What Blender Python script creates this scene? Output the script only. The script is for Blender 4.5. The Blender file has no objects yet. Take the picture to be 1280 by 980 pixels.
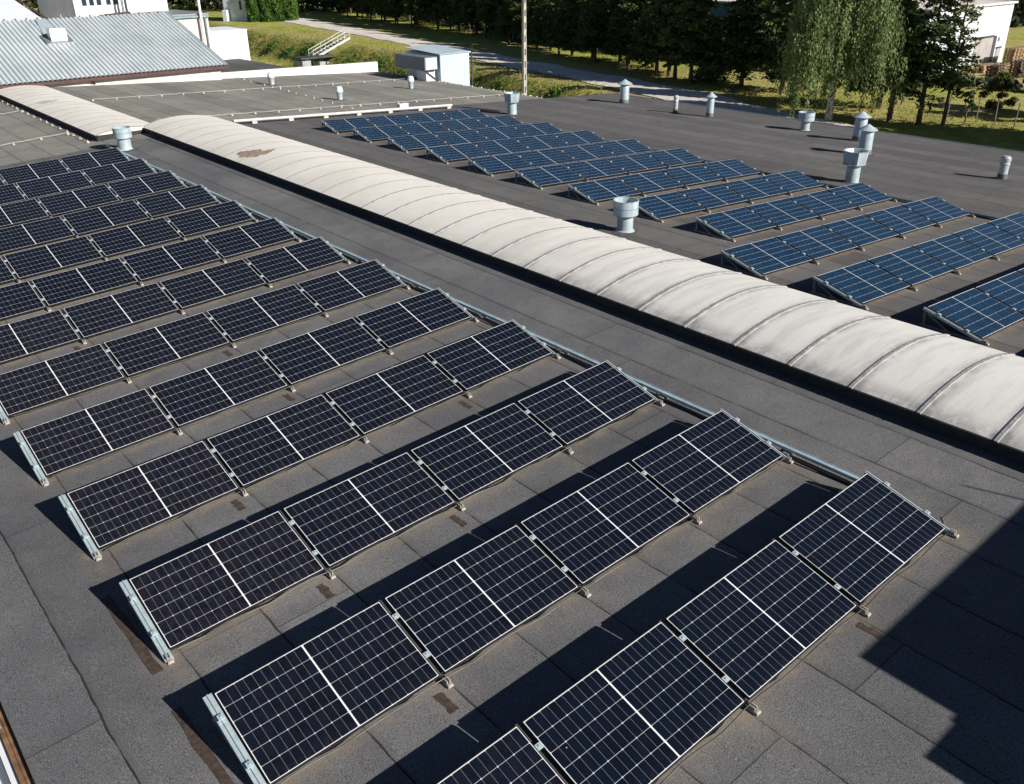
import bpy, math, random
import numpy as np
from mathutils import Vector, Matrix, Quaternion
random.seed(7); RNG = np.random.default_rng(7)
R = math.radians
scene = bpy.context.scene
col = scene.collection

# ------------------------------------------------------------------ camera
cam_d = bpy.data.cameras.new("camera"); cam = bpy.data.objects.new("camera", cam_d); col.objects.link(cam)
cam_d.sensor_width = 36.0; cam_d.lens = 36.0*1100.56/1280.0; cam_d.clip_start = 0.1; cam_d.clip_end = 3000
yaw, pit, rol = R(39.7468), R(26.7443), R(-0.7627)
fw = Vector((math.sin(yaw)*math.cos(pit), math.cos(yaw)*math.cos(pit), -math.sin(pit)))
rt = Vector((math.cos(yaw), -math.sin(yaw), 0)); up = rt.cross(fw)
rt, up = rt*math.cos(rol)+up*math.sin(rol), -rt*math.sin(rol)+up*math.cos(rol)
CAM = Vector((-11.7359, -3.1104, 5.7770))
cam.matrix_world = Matrix(((rt.x, up.x, -fw.x, CAM.x), (rt.y, up.y, -fw.y, CAM.y), (rt.z, up.z, -fw.z, CAM.z), (0, 0, 0, 1)))
scene.camera = cam
# ------------------------------------------------------------------ sky, sun, exposure
SUN_EL, SUN_AZ = R(28.0), R(161.0)
w = bpy.data.worlds.new("World"); scene.world = w; w.use_nodes = True
nt = w.node_tree; nt.nodes.clear()
sky = nt.nodes.new("ShaderNodeTexSky"); sky.sky_type = 'NISHITA'; sky.sun_disc = False
sky.sun_elevation = SUN_EL; sky.sun_rotation = SUN_AZ; sky.air_density = 0.5; sky.dust_density = 0.1; sky.ozone_density = 1.0
bgn = nt.nodes.new("ShaderNodeBackground"); bgn.inputs[1].default_value = 0.05
outn = nt.nodes.new("ShaderNodeOutputWorld"); nt.links.new(sky.outputs[0], bgn.inputs[0]); nt.links.new(bgn.outputs[0], outn.inputs[0])
sd = bpy.data.lights.new("sun", 'SUN'); sd.energy = 5.0; sd.angle = R(0.5); sd.color = (1.0, 0.945, 0.87)
so = bpy.data.objects.new("sun", sd); col.objects.link(so)
S = Vector((math.sin(SUN_AZ)*math.cos(SUN_EL), math.cos(SUN_AZ)*math.cos(SUN_EL), math.sin(SUN_EL)))
so.rotation_mode = 'QUATERNION'; so.rotation_quaternion = S.to_track_quat('Z', 'Y')
vs = scene.view_settings; vs.view_transform = 'Standard'; vs.look = 'None'; vs.exposure = 0.58; vs.gamma = 1.0; vs.use_curve_mapping = False

# ------------------------------------------------------------------ node helpers
class NT:
    def __init__(s, name):
        s.m = bpy.data.materials.new(name); s.m.use_nodes = True
        s.t = s.m.node_tree; s.t.nodes.clear()
        s.out = s.t.nodes.new("ShaderNodeOutputMaterial")
        s.p = s.t.nodes.new("ShaderNodeBsdfPrincipled"); s.t.links.new(s.p.outputs[0], s.out.inputs[0])
        s._tc = None
    def n(s, typ, **kw):
        nd = s.t.nodes.new(typ)
        for k, v in kw.items(): setattr(nd, k, v)
        return nd
    def set(s, sock, v):
        if hasattr(v, 'links'): s.t.links.new(v, sock)
        elif isinstance(v, tuple) and len(v) == 3 and sock.type == 'RGBA': sock.default_value = (*v, 1)
        else: sock.default_value = v
    def tc(s, what='Object'):
        if s._tc is None: s._tc = s.n("ShaderNodeTexCoord")
        return s._tc.outputs[what]
    def m_(s, op, a, b=0.0, c=0.0, clamp=False):
        nd = s.n("ShaderNodeMath", operation=op, use_clamp=clamp)
        s.set(nd.inputs[0], a); s.set(nd.inputs[1], b); s.set(nd.inputs[2], c)
        return nd.outputs[0]
    def xyz(s, vec=None):
        nd = s.n("ShaderNodeSeparateXYZ"); s.set(nd.inputs[0], vec if vec is not None else s.tc()); return nd.outputs
    def noise(s, scale, detail=3, rough=.55, vec=None, w=None, color=False):
        nd = s.n("ShaderNodeTexNoise"); s.set(nd.inputs['Vector'], vec if vec is not None else s.tc())
        nd.inputs['Scale'].default_value = scale; nd.inputs['Detail'].default_value = detail; nd.inputs['Roughness'].default_value = rough
        return nd.outputs['Color' if color else 'Fac']
    def mapv(s, sc=(1, 1, 1), loc=(0, 0, 0), vec=None):
        nd = s.n("ShaderNodeMapping"); s.set(nd.inputs[0], vec if vec is not None else s.tc())
        nd.inputs['Scale'].default_value = sc; nd.inputs['Location'].default_value = loc; return nd.outputs[0]
    def white(s, v):
        nd = s.n("ShaderNodeTexWhiteNoise", noise_dimensions='1D'); s.set(nd.inputs['W'], v); return nd.outputs['Value']
    def ramp(s, f, lo, hi, a=0.0, b=1.0):
        nd = s.n("ShaderNodeMapRange", interpolation_type='SMOOTHSTEP'); s.set(nd.inputs[0], f)
        nd.inputs[1].default_value = lo; nd.inputs[2].default_value = hi; nd.inputs[3].default_value = a; nd.inputs[4].default_value = b
        return nd.outputs[0]
    def mix(s, f, a, b, typ='MIX'):
        nd = s.n("ShaderNodeMix", data_type='RGBA', blend_type=typ); s.set(nd.inputs[0], f); s.set(nd.inputs[6], a); s.set(nd.inputs[7], b)
        return nd.outputs[2]
    def attr(s, name):
        nd = s.n("ShaderNodeAttribute", attribute_name=name); return nd.outputs['Fac']
    def bump(s, h, strength=.3, dist=.01):
        nd = s.n("ShaderNodeBump"); nd.inputs['Strength'].default_value = strength; nd.inputs['Distance'].default_value = dist
        s.set(nd.inputs['Height'], h); s.t.links.new(nd.outputs[0], s.p.inputs['Normal'])
    def col(s, c): s.set(s.p.inputs['Base Color'], c)
    def rough(s, v): s.set(s.p.inputs['Roughness'], v)
    def metal(s, v): s.set(s.p.inputs['Metallic'], v)
    def spec(s, v): s.p.inputs['Specular IOR Level'].default_value = v

def simple(name, c, rough=.6, metal=0.0, var=.25, scale=6.0, spec=.5):
    m = NT(name); n1 = m.noise(scale, 5, .65)
    dark = tuple(x*(1-var) for x in c); lite = tuple(min(1, x*(1+var*.7)) for x in c)
    m.col(m.mix(m.ramp(n1, .3, .7), dark, lite)); m.rough(rough); m.metal(metal); m.spec(spec)
    return m.m

M = {}
def felt(name, c1, c2, seam_x=None, seam_pitch=.876, stain=False, grain=1.0, cross=True):
    m = NT(name); x, y, z = m.xyz()
    big = m.noise(.35, 4, .6); mid = m.noise(2.2, 5, .65)
    g1 = m.noise(85, 3, .8); g2 = m.noise(190, 2, .7)
    c = m.mix(m.ramp(big, .3, .72), c1, c2)
    c = m.mix(m.m_('MULTIPLY', m.ramp(mid, .35, .75), .35), c, tuple(v*.62 for v in c1))
    gr = m.m_('ADD', m.m_('MULTIPLY', g1, .6), m.m_('MULTIPLY', g2, .4))
    c = m.mix(1.0, c, m.mix(m.ramp(gr, .38, .62), (1-.68*grain,)*3, (1+.62*grain,)*3), 'MULTIPLY')
    # pale chips and lost granules
    vor = m.n("ShaderNodeTexVoronoi"); vor.inputs['Scale'].default_value = 2.6; m.set(vor.inputs['Vector'], m.tc())
    chip = m.ramp(vor.outputs['Distance'], .012, .03, 1, 0)
    c = m.mix(m.m_('MULTIPLY', chip, .55), c, (.42, .40, .37))
    hs = None
    if seam_x is not None:
        wob = m.m_('MULTIPLY', m.m_('SUBTRACT', m.noise(1.7, 3, .6), .5), .05)
        sx = m.m_('DIVIDE', m.m_('ADD', m.m_('SUBTRACT', x, seam_x), wob), seam_pitch)
        idx = m.m_('FLOOR', sx); fr = m.m_('SUBTRACT', sx, idx)
        tone = m.white(idx)
        c = m.mix(1.0, c, m.mix(tone, (.86,)*3, (1.12,)*3), 'MULTIPLY')
        dist = m.m_('MULTIPLY', m.m_('MINIMUM', fr, m.m_('SUBTRACT', 1.0, fr)), seam_pitch)
        gap = m.ramp(m.noise(3.0, 4, .7), .32, .6, .004, .014)
        seam = m.m_('SUBTRACT', 1.0, m.m_('DIVIDE', dist, gap), clamp=True)
        seam = m.ramp(seam, .0, .35)
        lap = m.ramp(fr, .0, .12, 1, 0)
        c = m.mix(m.m_('MULTIPLY', lap, .30), c, tuple(v*.55 for v in c1))
        if cross:
            cy = m.m_('DIVIDE', m.m_('ADD', m.m_('ADD', y, m.m_('MULTIPLY', m.white(m.m_('ADD', idx, 31.7)), 7.0)), m.m_('MULTIPLY', wob, .5)), 5.3)
            fy = m.m_('SUBTRACT', cy, m.m_('FLOOR', cy))
            dy = m.m_('MULTIPLY', m.m_('MINIMUM', fy, m.m_('SUBTRACT', 1.0, fy)), 5.3)
            s2 = m.ramp(dy, .003, .010, 1, 0)
            seam = m.m_('MAXIMUM', seam, m.m_('MULTIPLY', s2, .8))
            c = m.mix(m.m_('MULTIPLY', m.ramp(fy, .0, .05, 1, 0), .25), c, tuple(v*.6 for v in c1))
        c = m.mix(m.m_('MULTIPLY', seam, .85), c, (.012, .012, .012))
    if stain:
        st = m.attr("stain")
        sn = m.ramp(m.noise(5.5, 5, .7), .33, .72)
        f = m.m_('MULTIPLY', st, m.m_('ADD', .25, m.m_('MULTIPLY', sn, .9)), clamp=True)
        c = m.mix(m.m_('MULTIPLY', f, .85), c, m.mix(m.noise(14, 3), (.27, .185, .105), (.40, .315, .21)))
    m.col(c); m.rough(.95); m.spec(.25)
    m.bump(m.m_('ADD', gr, m.m_('MULTIPLY', mid, .3)), .55, .006)
    return m.m
M['felt'] = felt('roof_felt', (.114, .115, .122), (.170, .168, .168), seam_x=-2.12, stain=True)
M['felt_right'] = felt('roof_felt_east', (.100, .096, .097), (.132, .127, .125), seam_x=1.0, seam_pitch=1.0, stain=True, grain=.8)
M['felt_old'] = felt('old_roof_felt', (.200, .198, .176), (.265, .262, .232), seam_x=.4, seam_pitch=.95, grain=.6)
M['felt_low'] = felt('low_roof_felt', (.07, .072, .075), (.10, .10, .10), seam_x=.4, seam_pitch=1.0, grain=.5)

def cells(name, colline, rowline, base, sheen_dustc):
    m = NT(name); x, y, z = m.xyz()
    PX, PY = .0855, .1682
    def cellf(v, p):
        q = m.m_('DIVIDE', v, p); f = m.m_('FRACT', q)
        return m.m_('MULTIPLY', m.m_('MINIMUM', f, m.m_('SUBTRACT', 1.0, f)), p), m.m_('FLOOR', q)
    dx, ix = cellf(x, PX); dy, iy = cellf(y, PY)
    dx2, _ = cellf(x, PX*2)
    lc = m.ramp(dx, .0008, .0016, 1, 0); lr = m.ramp(dy, .0013, .0024, 1, 0)
    dia = m.ramp(m.m_('ADD', dx2, dy), .0085, .0115, 1, 0)
    bus, _ = cellf(y, PY/9.0)
    lb = m.ramp(bus, .0003, .0011, 1, 0)
    hsh = m.white(m.m_('ADD', m.m_('MULTIPLY', ix, 7.31), m.m_('MULTIPLY', iy, 131.7)))
    oi = m.n("ShaderNodeObjectInfo")
    c = m.mix(hsh, tuple(v*.75 for v in base), tuple(v*1.3 for v in base))
    c = m.mix(m.m_('MULTIPLY', lb, .035), c, (.42, .44, .48))
    c = m.mix(m.m_('MULTIPLY', lc, colline), c, (.62, .64, .68))
    c = m.mix(m.m_('MULTIPLY', lr, rowline), c, (.74, .76, .80))
    c = m.mix(m.m_('MULTIPLY', dia, .9*rowline), c, (.75, .76, .79))
    # reflected tint painted in per panel, plus a dusty lower edge left by rain
    dn = m.ramp(m.noise(9, 5, .7), .25, .8)
    low = m.m_('MULTIPLY', m.ramp(y, .0, .09, 1, 0), m.ramp(m.noise(22, 4, .7), .45, .75))
    d = m.m_('ADD', m.m_('MULTIPLY', m.m_('MULTIPLY', dn, oi.outputs['Alpha']), .070), m.m_('MULTIPLY', low, .10), clamp=True)
    c = m.mix(d, c, sheen_dustc)
    # bird marks
    vor = m.n("ShaderNodeTexVoronoi"); vor.inputs['Scale'].default_value = 1.7
    off = m.n("ShaderNodeVectorMath", operation='ADD'); m.set(off.inputs[0], m.tc()); m.t.links.new(oi.outputs['Location'], off.inputs[1])
    m.t.links.new(off.outputs[0], vor.inputs['Vector'])
    c = m.mix(m.m_('MULTIPLY', m.ramp(vor.outputs['Distance'], .006, .016, 1, 0), .8), c, (.6, .6, .58))
    m.col(c); m.rough(m.ramp(dn, 0, 1, .08, .16)); m.spec(.75); m.p.inputs['IOR'].default_value = 1.55; m.p.inputs['Specular Tint'].default_value = (.40, .72, 1.0, 1)
    return m.m
M['cell_left'] = cells('monocrystalline_cells', .32, .62, (.0020, .0044, .0095), (.26, .17, .16))
M['cell_right'] = cells('sky_tinted_cells', .16, .62, (.0045, .0235, .0520), (.18, .30, .38))  # sky reflection on these rows put into the base blue
M['frame'] = simple('panel_frame_black', (.018, .019, .021), .40, .2, .2, 9)
M['backsheet'] = simple('panel_backsheet', (.78, .78, .78), .55, 0, .06, 9)
M['alu'] = simple('mount_aluminium', (.44, .53, .56), .45, .35, .15, 12)
M['alu_dark'] = simple('weathered_shaded_aluminium', (.26, .28, .29), .55, .5, .25, 10)
M['rail_dark'] = simple('shadowed_rail_steel', (.085, .09, .095), .5, .4, .2, 10)  # gap rails darkened, the shade of the gap put into the colour
M['foot'] = simple('foot_concrete', (.36, .33, .29), .85, 0, .3, 20)
M['rust_felt'] = simple('bitumen_patch', (.060, .040, .030), .9, 0, .5, 14)
M['tray'] = simple('galvanised_tray', (.50, .64, .70), .40, .4, .18, 8)
M['cable'] = simple('black_cable', (.012, .012, .013), .5, 0, .2, 12)
M['curb_soft'] = simple('bitumen_flashing', (.075, .072, .070), .9, 0, .4, 9)
M['curb'] = simple('skylight_curb_felt', (.030, .031, .033), .9, 0, .35, 7)
def galv_mat():
    m = NT('galvanised_steel'); n = m.noise(2.2, 4, .6); st = m.noise(1.0, 5, .7, vec=m.mapv((9, 9, .9))); sp = m.noise(16, 4, .75)
    c = m.mix(m.ramp(n, .3, .7), (.38, .47, .51), (.50, .59, .63)); c = m.mix(m.m_('MULTIPLY', m.ramp(st, .50, .72), .5), c, (.27, .31, .32))
    x, y, z = m.xyz()
    low = m.m_('MULTIPLY', m.ramp(z, .0, .35, 1, .12), m.ramp(sp, .52, .66)); c = m.mix(m.m_('MULTIPLY', low, .75), c, (.22, .13, .07))
    seam = m.ramp(m.m_('ABSOLUTE', m.m_('SUBTRACT', x, .06)), .004, .009, .35, 0); c = m.mix(seam, c, (.14, .17, .18))
    m.col(c); m.rough(m.ramp(n, 0, 1, .38, .62)); m.metal(.25); return m.m
M['galv'] = galv_mat()
M['pale_sheet'] = simple('pale_blue_sheet_metal', (.46, .55, .60), .5, .1, .07, .8)
M['duct_grey'] = simple('shade_dark_duct_sheet', (.13, .17, .19), .55, .1, .2, 2)  # shade of the unlit side put into the casing colour
M['galv_dark'] = simple('dull_galvanised_steel', (.24, .33, .36), .5, .30, .3, 9)
M['galv_band'] = simple('dark_collar_steel', (.13, .14, .15), .6, .2, .3, 9)
M['chrome'] = simple('stainless_flue', (.54, .57, .60), .35, .35, .2, 8)
M['wire'] = simple('lightning_wire_steel', (.50, .46, .40), .6, .2, .2, 9)
M['holder'] = simple('wire_holder_plastic', (.52, .46, .39), .8, 0, .2, 30)
M['white_wall'] = simple('white_render', (.76, .74, .70), .9, 0, .12, .7)
M['white_old'] = simple('weathered_white_render', (.62, .57, .53), .9, 0, .22, .9)
M['pipe_white'] = simple('chalky_pipe', (.52, .52, .52), .7, 0, .2, 4)
M['clad'] = simple('white_wall_cladding', (.58, .61, .66), .6, 0, .06, .5)
M['white_steel'] = simple('white_sheet_metal', (.76, .79, .82), .5, .0, .06, .5)
M['blue_wall'] = simple('pale_blue_render', (.58, .65, .72), .9, 0, .2, .8)
M['teal_wall'] = simple('shade_teal_cladding', (.18, .30, .33), .6, 0, .15, .5)  # unlit side wall of the white hall, its shade put into the teal
M['glass_dark'] = simple('dark_window_glass', (.02, .03, .05), .15, 0, .2, 2)
M['brown_steel'] = simple('brown_gutter_paint', (.075, .030, .024), .6, 0, .3, 4)
M['door_grey'] = simple('grey_gate_paint', (.34, .31, .30), .7, 0, .15, 1)
M['dark_steel'] = simple('dark_grey_steel', (.05, .055, .06), .6, 0, .3, 3)
M['concrete'] = simple('concrete_pole', (.38, .37, .35), .9, 0, .25, 3)
M['rusty'] = simple('rusty_flashing', (.22, .115, .055), .8, 0, .5, 5)
M['wood'] = simple('pallet_wood', (.38, .26, .15), .85, 0, .4, 3)
M['wood_dark'] = simple('old_pallet_wood', (.16, .11, .075), .9, 0, .4, 3)
M['bark'] = simple('dark_bark', (.095, .072, .055), .95, 0, .5, 5)
M['bark_pale'] = simple('pale_bark', (.22, .18, .14), .95, 0, .4, 5)
M['rail_white'] = simple('pale_painted_railing', (.50, .51, .50), .6, 0, .1, 4)
M['grey_paint'] = simple('grey_shed_paint', (.30, .32, .34), .7, 0, .2, 2)

def birch():
    m = NT('birch_bark'); n = m.noise(4, 4, .7, vec=m.mapv((3, 3, 1.2)))
    m.col(m.mix(m.ramp(n, .50, .56), (.74, .72, .68), (.03, .03, .03))); m.rough(.9); return m.m
M['birch'] = birch()

def leaf(name, a, b, trans=.3, scale=.5):
    m = NT(name); n = m.noise(scale, 3, .6); oi = m.n("ShaderNodeObjectInfo")
    n2 = m.noise(4, 2, .6)
    f = m.m_('ADD', m.m_('MULTIPLY', m.ramp(n, .3, .7), .6), m.m_('MULTIPLY', n2, .4))
    c = m.mix(f, a, b)
    c = m.mix(1.0, c, m.mix(oi.outputs['Random'], (.82, .86, .8), (1.15, 1.1, 1.05)), 'MULTIPLY')
    m.col(c); m.rough(.6); m.spec(.3)
    tr = m.n("ShaderNodeBsdfTranslucent"); m.set(tr.inputs[0], c)
    ms = m.n("ShaderNodeMixShader"); ms.inputs[0].default_value = trans
    m.t.links.new(m.p.outputs[0], ms.inputs[1]); m.t.links.new(tr.outputs[0], ms.inputs[2]); m.t.links.new(ms.outputs[0], m.out.inputs[0])
    return m.m
M['needle'] = leaf('spruce_needles', (.028, .050, .020), (.125, .165, .050), .24)
M['leaf'] = leaf('dark_broad_leaves', (.040, .062, .018), (.165, .190, .055), .32)
M['birch_leaf'] = leaf('weeping_birch_leaves', (.090, .140, .050), (.31, .38, .175), .42)
M['bright_leaf'] = leaf('bright_bush_leaves', (.05, .10, .035), (.12, .19, .085), .3)
M['thuja'] = leaf('thuja_scales', (.055, .125, .022), (.13, .23, .045), .3)
M['bush'] = leaf('bank_weeds', (.15, .21, .04), (.50, .42, .14), .5, .25)
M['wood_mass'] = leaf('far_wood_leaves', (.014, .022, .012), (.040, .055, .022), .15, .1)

def ground_mat():
    m = NT('meadow_ground'); x, y, z = m.xyz()
    big = m.noise(.06, 5, .65); mid = m.noise(.5, 5, .7); fine = m.noise(6, 4, .75)
    g = m.mix(m.ramp(mid, .3, .7), (.20, .275, .040), (.44, .41, .105))
    dry = (.45, .34, .18)
    c = m.mix(m.ramp(big, .47, .62), g, m.mix(fine, g, dry))
    c = m.mix(1.0, c, m.mix(fine, (.6,)*3, (1.35,)*3), 'MULTIPLY')
    # bare soil rim along the top of the bank and worn grass, stored on the mesh
    w_ = m.m_('MULTIPLY', m.attr('worn'), m.ramp(m.noise(.8, 4, .7), .3, .6), clamp=True)
    c = m.mix(w_, c, (.40, .30, .19))
    b_ = m.m_('MULTIPLY', m.attr('bank'), 1.0, clamp=True)
    c = m.mix(b_, c, m.mix(m.ramp(m.noise(.55, 4, .7), .35, .65), (.20, .265, .045), (.52, .43, .15)))
    m.col(c); m.rough(1.0); m.spec(.1); m.bump(m.m_('ADD', fine, mid), .9, .12); return m.m
M['ground'] = ground_mat()
def road_mat():
    m = NT('gravel_road'); n = m.noise(.7, 5, .7); f = m.noise(14, 3, .7)
    c = m.mix(m.ramp(n, .3, .7), (.52, .48, .42), (.68, .63, .56)); c = m.mix(1.0, c, m.mix(f, (.8,)*3, (1.2,)*3), 'MULTIPLY')
    m.col(c); m.rough(.95); m.bump(f, .4, .03); return m.m
M['road'] = road_mat()

def glazing_mat():
    m = NT('aged_fibreglass_sheet'); x, y, z = m.xyz()
    # object space: y runs along the skylight 0..1 inside each sheet, x from edge to edge; world noise through object location
    geo = m.n("ShaderNodeNewGeometry"); P = geo.outputs['Position']
    px, py, pz = m.xyz(P)
    base = m.mix(m.ramp(m.noise(.8, 4, .6, vec=P), .3, .7), (.72, .69, .62), (.80, .775, .71))
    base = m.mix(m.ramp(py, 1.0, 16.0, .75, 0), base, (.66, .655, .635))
    streak = m.noise(1.0, 5, .7, vec=m.mapv((.55, 4.0, 1), vec=P))
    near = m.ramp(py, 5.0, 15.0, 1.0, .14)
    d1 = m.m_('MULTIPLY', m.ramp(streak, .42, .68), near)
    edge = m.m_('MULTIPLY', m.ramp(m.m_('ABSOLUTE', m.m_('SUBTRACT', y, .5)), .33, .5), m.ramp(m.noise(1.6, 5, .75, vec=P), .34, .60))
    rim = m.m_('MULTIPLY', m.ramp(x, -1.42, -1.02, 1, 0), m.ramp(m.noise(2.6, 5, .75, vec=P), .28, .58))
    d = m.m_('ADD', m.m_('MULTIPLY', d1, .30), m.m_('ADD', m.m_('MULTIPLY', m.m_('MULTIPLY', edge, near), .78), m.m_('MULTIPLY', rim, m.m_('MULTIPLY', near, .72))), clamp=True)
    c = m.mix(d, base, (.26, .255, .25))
    sp = m.ramp(m.noise(38, 4, .8, vec=P), .50, .70)
    c = m.mix(m.m_('MULTIPLY', sp, .30), c, (.45, .40, .33))
    m.col(c); m.rough(.6); m.spec(.35)
    m.bump(m.noise(30, 2, .5, vec=P), .15, .004)
    return m.m
M['glaze'] = glazing_mat()
M['rib'] = simple('glazing_bar', (.30, .29, .29), .8, .0, .3, 6)
M['rib_pale'] = simple('pale_glazing_bar', (.36, .31, .27), .95, .0, .2, 6)
M['stain_patch'] = simple('dirt_patch', (.33, .25, .19), .8, 0, .35, 9)

# ------------------------------------------------------------------ mesh helpers
class MB:
    def __init__(s): s.v = []; s.f = []; s.mi = []
    def add(s, v, f, mi=0):
        o = len(s.v); s.v += [tuple(p) for p in v]; s.f += [tuple(i+o for i in q) for q in f]; s.mi += [mi]*len(f)
    def box(s, x0, y0, z0, x1, y1, z1, mi=0):
        s.add([(x0, y0, z0), (x1, y0, z0), (x1, y1, z0), (x0, y1, z0), (x0, y0, z1), (x1, y0, z1), (x1, y1, z1), (x0, y1, z1)],
              [(0, 3, 2, 1), (4, 5, 6, 7), (0, 1, 5, 4), (1, 2, 6, 5), (2, 3, 7, 6), (3, 0, 4, 7)], mi)
    def bbox(s, x0, y0, z0, x1, y1, z1, b=.01):   # box with chamfered top edges
        v = [(x0, y0, z0), (x1, y0, z0), (x1, y1, z0), (x0, y1, z0), (x0, y0, z1-b), (x1, y0, z1-b), (x1, y1, z1-b), (x0, y1, z1-b),
             (x0+b, y0+b, z1), (x1-b, y0+b, z1), (x1-b, y1-b, z1), (x0+b, y1-b, z1)]
        s.add(v, [(0, 3, 2, 1), (8, 9, 10, 11), (0, 1, 5, 4), (1, 2, 6, 5), (2, 3, 7, 6), (3, 0, 4, 7), (4, 5, 9, 8), (5, 6, 10, 9), (6, 7, 11, 10), (7, 4, 8, 11)])
    def bar(s, a, b, w, h, upv=(0, 0, 1)):       # rectangular bar from a to b
        a, b = Vector(a), Vector(b); d = (b-a).normalized(); u = Vector(upv); sd_ = d.cross(u)
        if sd_.length < 1e-4: sd_ = d.cross(Vector((1, 0, 0)))
        sd_.normalize(); u = sd_.cross(d)
        v = []
        for p in (a, b):
            for i, j in ((-1, -1), (1, -1), (1, 1), (-1, 1)): v.append(p+sd_*(i*w/2)+u*(j*h/2))
        s.add(v, [(0, 1, 2, 3), (7, 6, 5, 4), (0, 4, 5, 1), (1, 5, 6, 2), (2, 6, 7, 3), (3, 7, 4, 0)])
    def tube(s, pts, rad, n=8, caps=True):
        pts = [Vector(p) for p in pts]; rr = rad if isinstance(rad, (list, tuple)) else [rad]*len(pts)
        o = []; prev = None
        for i, p in enumerate(pts):
            d = (pts[min(i+1, len(pts)-1)]-pts[max(i-1, 0)]).normalized()
            a = Vector((0, 0, 1)) if abs(d.z) < .9 else Vector((1, 0, 0))
            u = d.cross(a).normalized()
            if prev is not None and u.dot(prev) < 0: u = -u
            prev = u; v_ = d.cross(u)
            o.append([p+(u*math.cos(2*math.pi*k/n)+v_*math.sin(2*math.pi*k/n))*rr[i] for k in range(n)])
        v = [q for r_ in o for q in r_]; f = []
        for i in range(len(o)-1):
            for k in range(n): f.append((i*n+k, i*n+(k+1) % n, (i+1)*n+(k+1) % n, (i+1)*n+k))
        if caps: f.append(tuple(range(n-1, -1, -1))); f.append(tuple((len(o)-1)*n+k for k in range(n)))
        s.add(v, f)
    def lathe(s, prof, n=24, c=(0, 0, 0), cap0=False, cap1=False, ph=0):
        v = []; f = []
        for r_, z in prof:
            for k in range(n):
                a = 2*math.pi*(k+ph)/n; v.append((c[0]+r_*math.cos(a), c[1]+r_*math.sin(a), c[2]+z))
        for i in range(len(prof)-1):
            for k in range(n): f.append((i*n+k, i*n+(k+1) % n, (i+1)*n+(k+1) % n, (i+1)*n+k))
        if cap0: f.append(tuple(range(n-1, -1, -1)))
        if cap1: f.append(tuple((len(prof)-1)*n+k for k in range(n)))
        s.add(v, f)
    def mesh(s, name, mats, smooth=False):
        me = bpy.data.meshes.new(name); me.from_pydata(s.v, [], s.f)
        for m in (mats if isinstance(mats, (list, tuple)) else [mats]): me.materials.append(m)
        if any(s.mi): me.polygons.foreach_set('material_index', s.mi)
        if smooth:
            me.polygons.foreach_set('use_smooth', [True]*len(me.polygons))
            try: me.set_sharp_from_angle(angle=R(35))
            except Exception: pass
        me.update(); return me
    def build(s, name, mats, parent=None, smooth=False):
        return link(name, s.mesh(name, mats, smooth), parent)
def link(name, me, parent=None):
    o = bpy.data.objects.new(name, me); col.objects.link(o)
    if parent is not None: o.parent = parent
    return o
def tag(o, label=None, cat=None, group=None, kind=None):
    if label: o['label'] = label
    if cat: o['category'] = cat
    if group: o['group'] = group
    if kind: o['kind'] = kind
    return o
def thing(name, label, cat, loc=(0, 0, 0), rz=0.0, group=None):
    o = bpy.data.objects.new(name, None); o.empty_display_size = .2; col.objects.link(o)
    o.location = loc; o.rotation_euler = (0, 0, rz); return tag(o, label, cat, group)
def kids(root): return list(root.children)
def copy_tree(o, parent=None):
    c = o.copy(); col.objects.link(c)
    if parent is not None: c.parent = parent
    for ch in CH.get(o.name, []): copy_tree(ch, c)
    return c
CH = {}
def reg(root):            # remember children (depsgraph-free) before copying
    CH[root.name] = [o for o in bpy.data.objects if o.parent == root]
    for c in CH[root.name]: reg(c)

ORD = ['nearest', 'second', 'third', 'fourth', 'fifth', 'sixth', 'seventh', 'eighth', 'ninth', 'tenth', 'eleventh', 'twelfth', 'thirteenth']
NTH = ['first'] + ORD[1:]

# ------------------------------------------------------------------ roof frames
A = R(2.857336); TA = math.tan(A); XR = 2.867974
ML = Matrix.Rotation(-A, 4, 'Y')                                         # left roof: local (x_L - XR, y, z)
ML = ML @ Matrix.Translation((-XR, 0, 0))
_o = ML @ Vector((1, 0, .186932))
MR = Matrix.Translation(_o) @ Matrix.Rotation(A, 4, 'Y')                 # right roof: local x from there
def zroof(x): return -TA*abs(x)
W, L, GAP, TILT, Z0 = 1.755, 1.038, .0556, R(15.07), .08
LX = [0, -.019, -.045, -.054, -.069, -.034, -.085, -.105, -.120, -.080, -.064, -.056, -.058]
LY = [0, 2.118, 4.257, 6.446, 8.564, 10.774, 12.927, 15.061, 17.231, 19.449, 21.717, 23.992, 26.234]
RX = [4.63]*4 + [6.453, 6.445, 6.445, 6.48, 6.46, 6.51, 6.55, 6.554, 6.553]
RY = [0.0, 2.154, 4.308, 6.462, 8.609, 10.743, 12.952, 15.185, 17.354, 19.634, 21.941, 24.207, 26.475]
RN = [2] + [5]*3 + [4]*9

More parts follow.
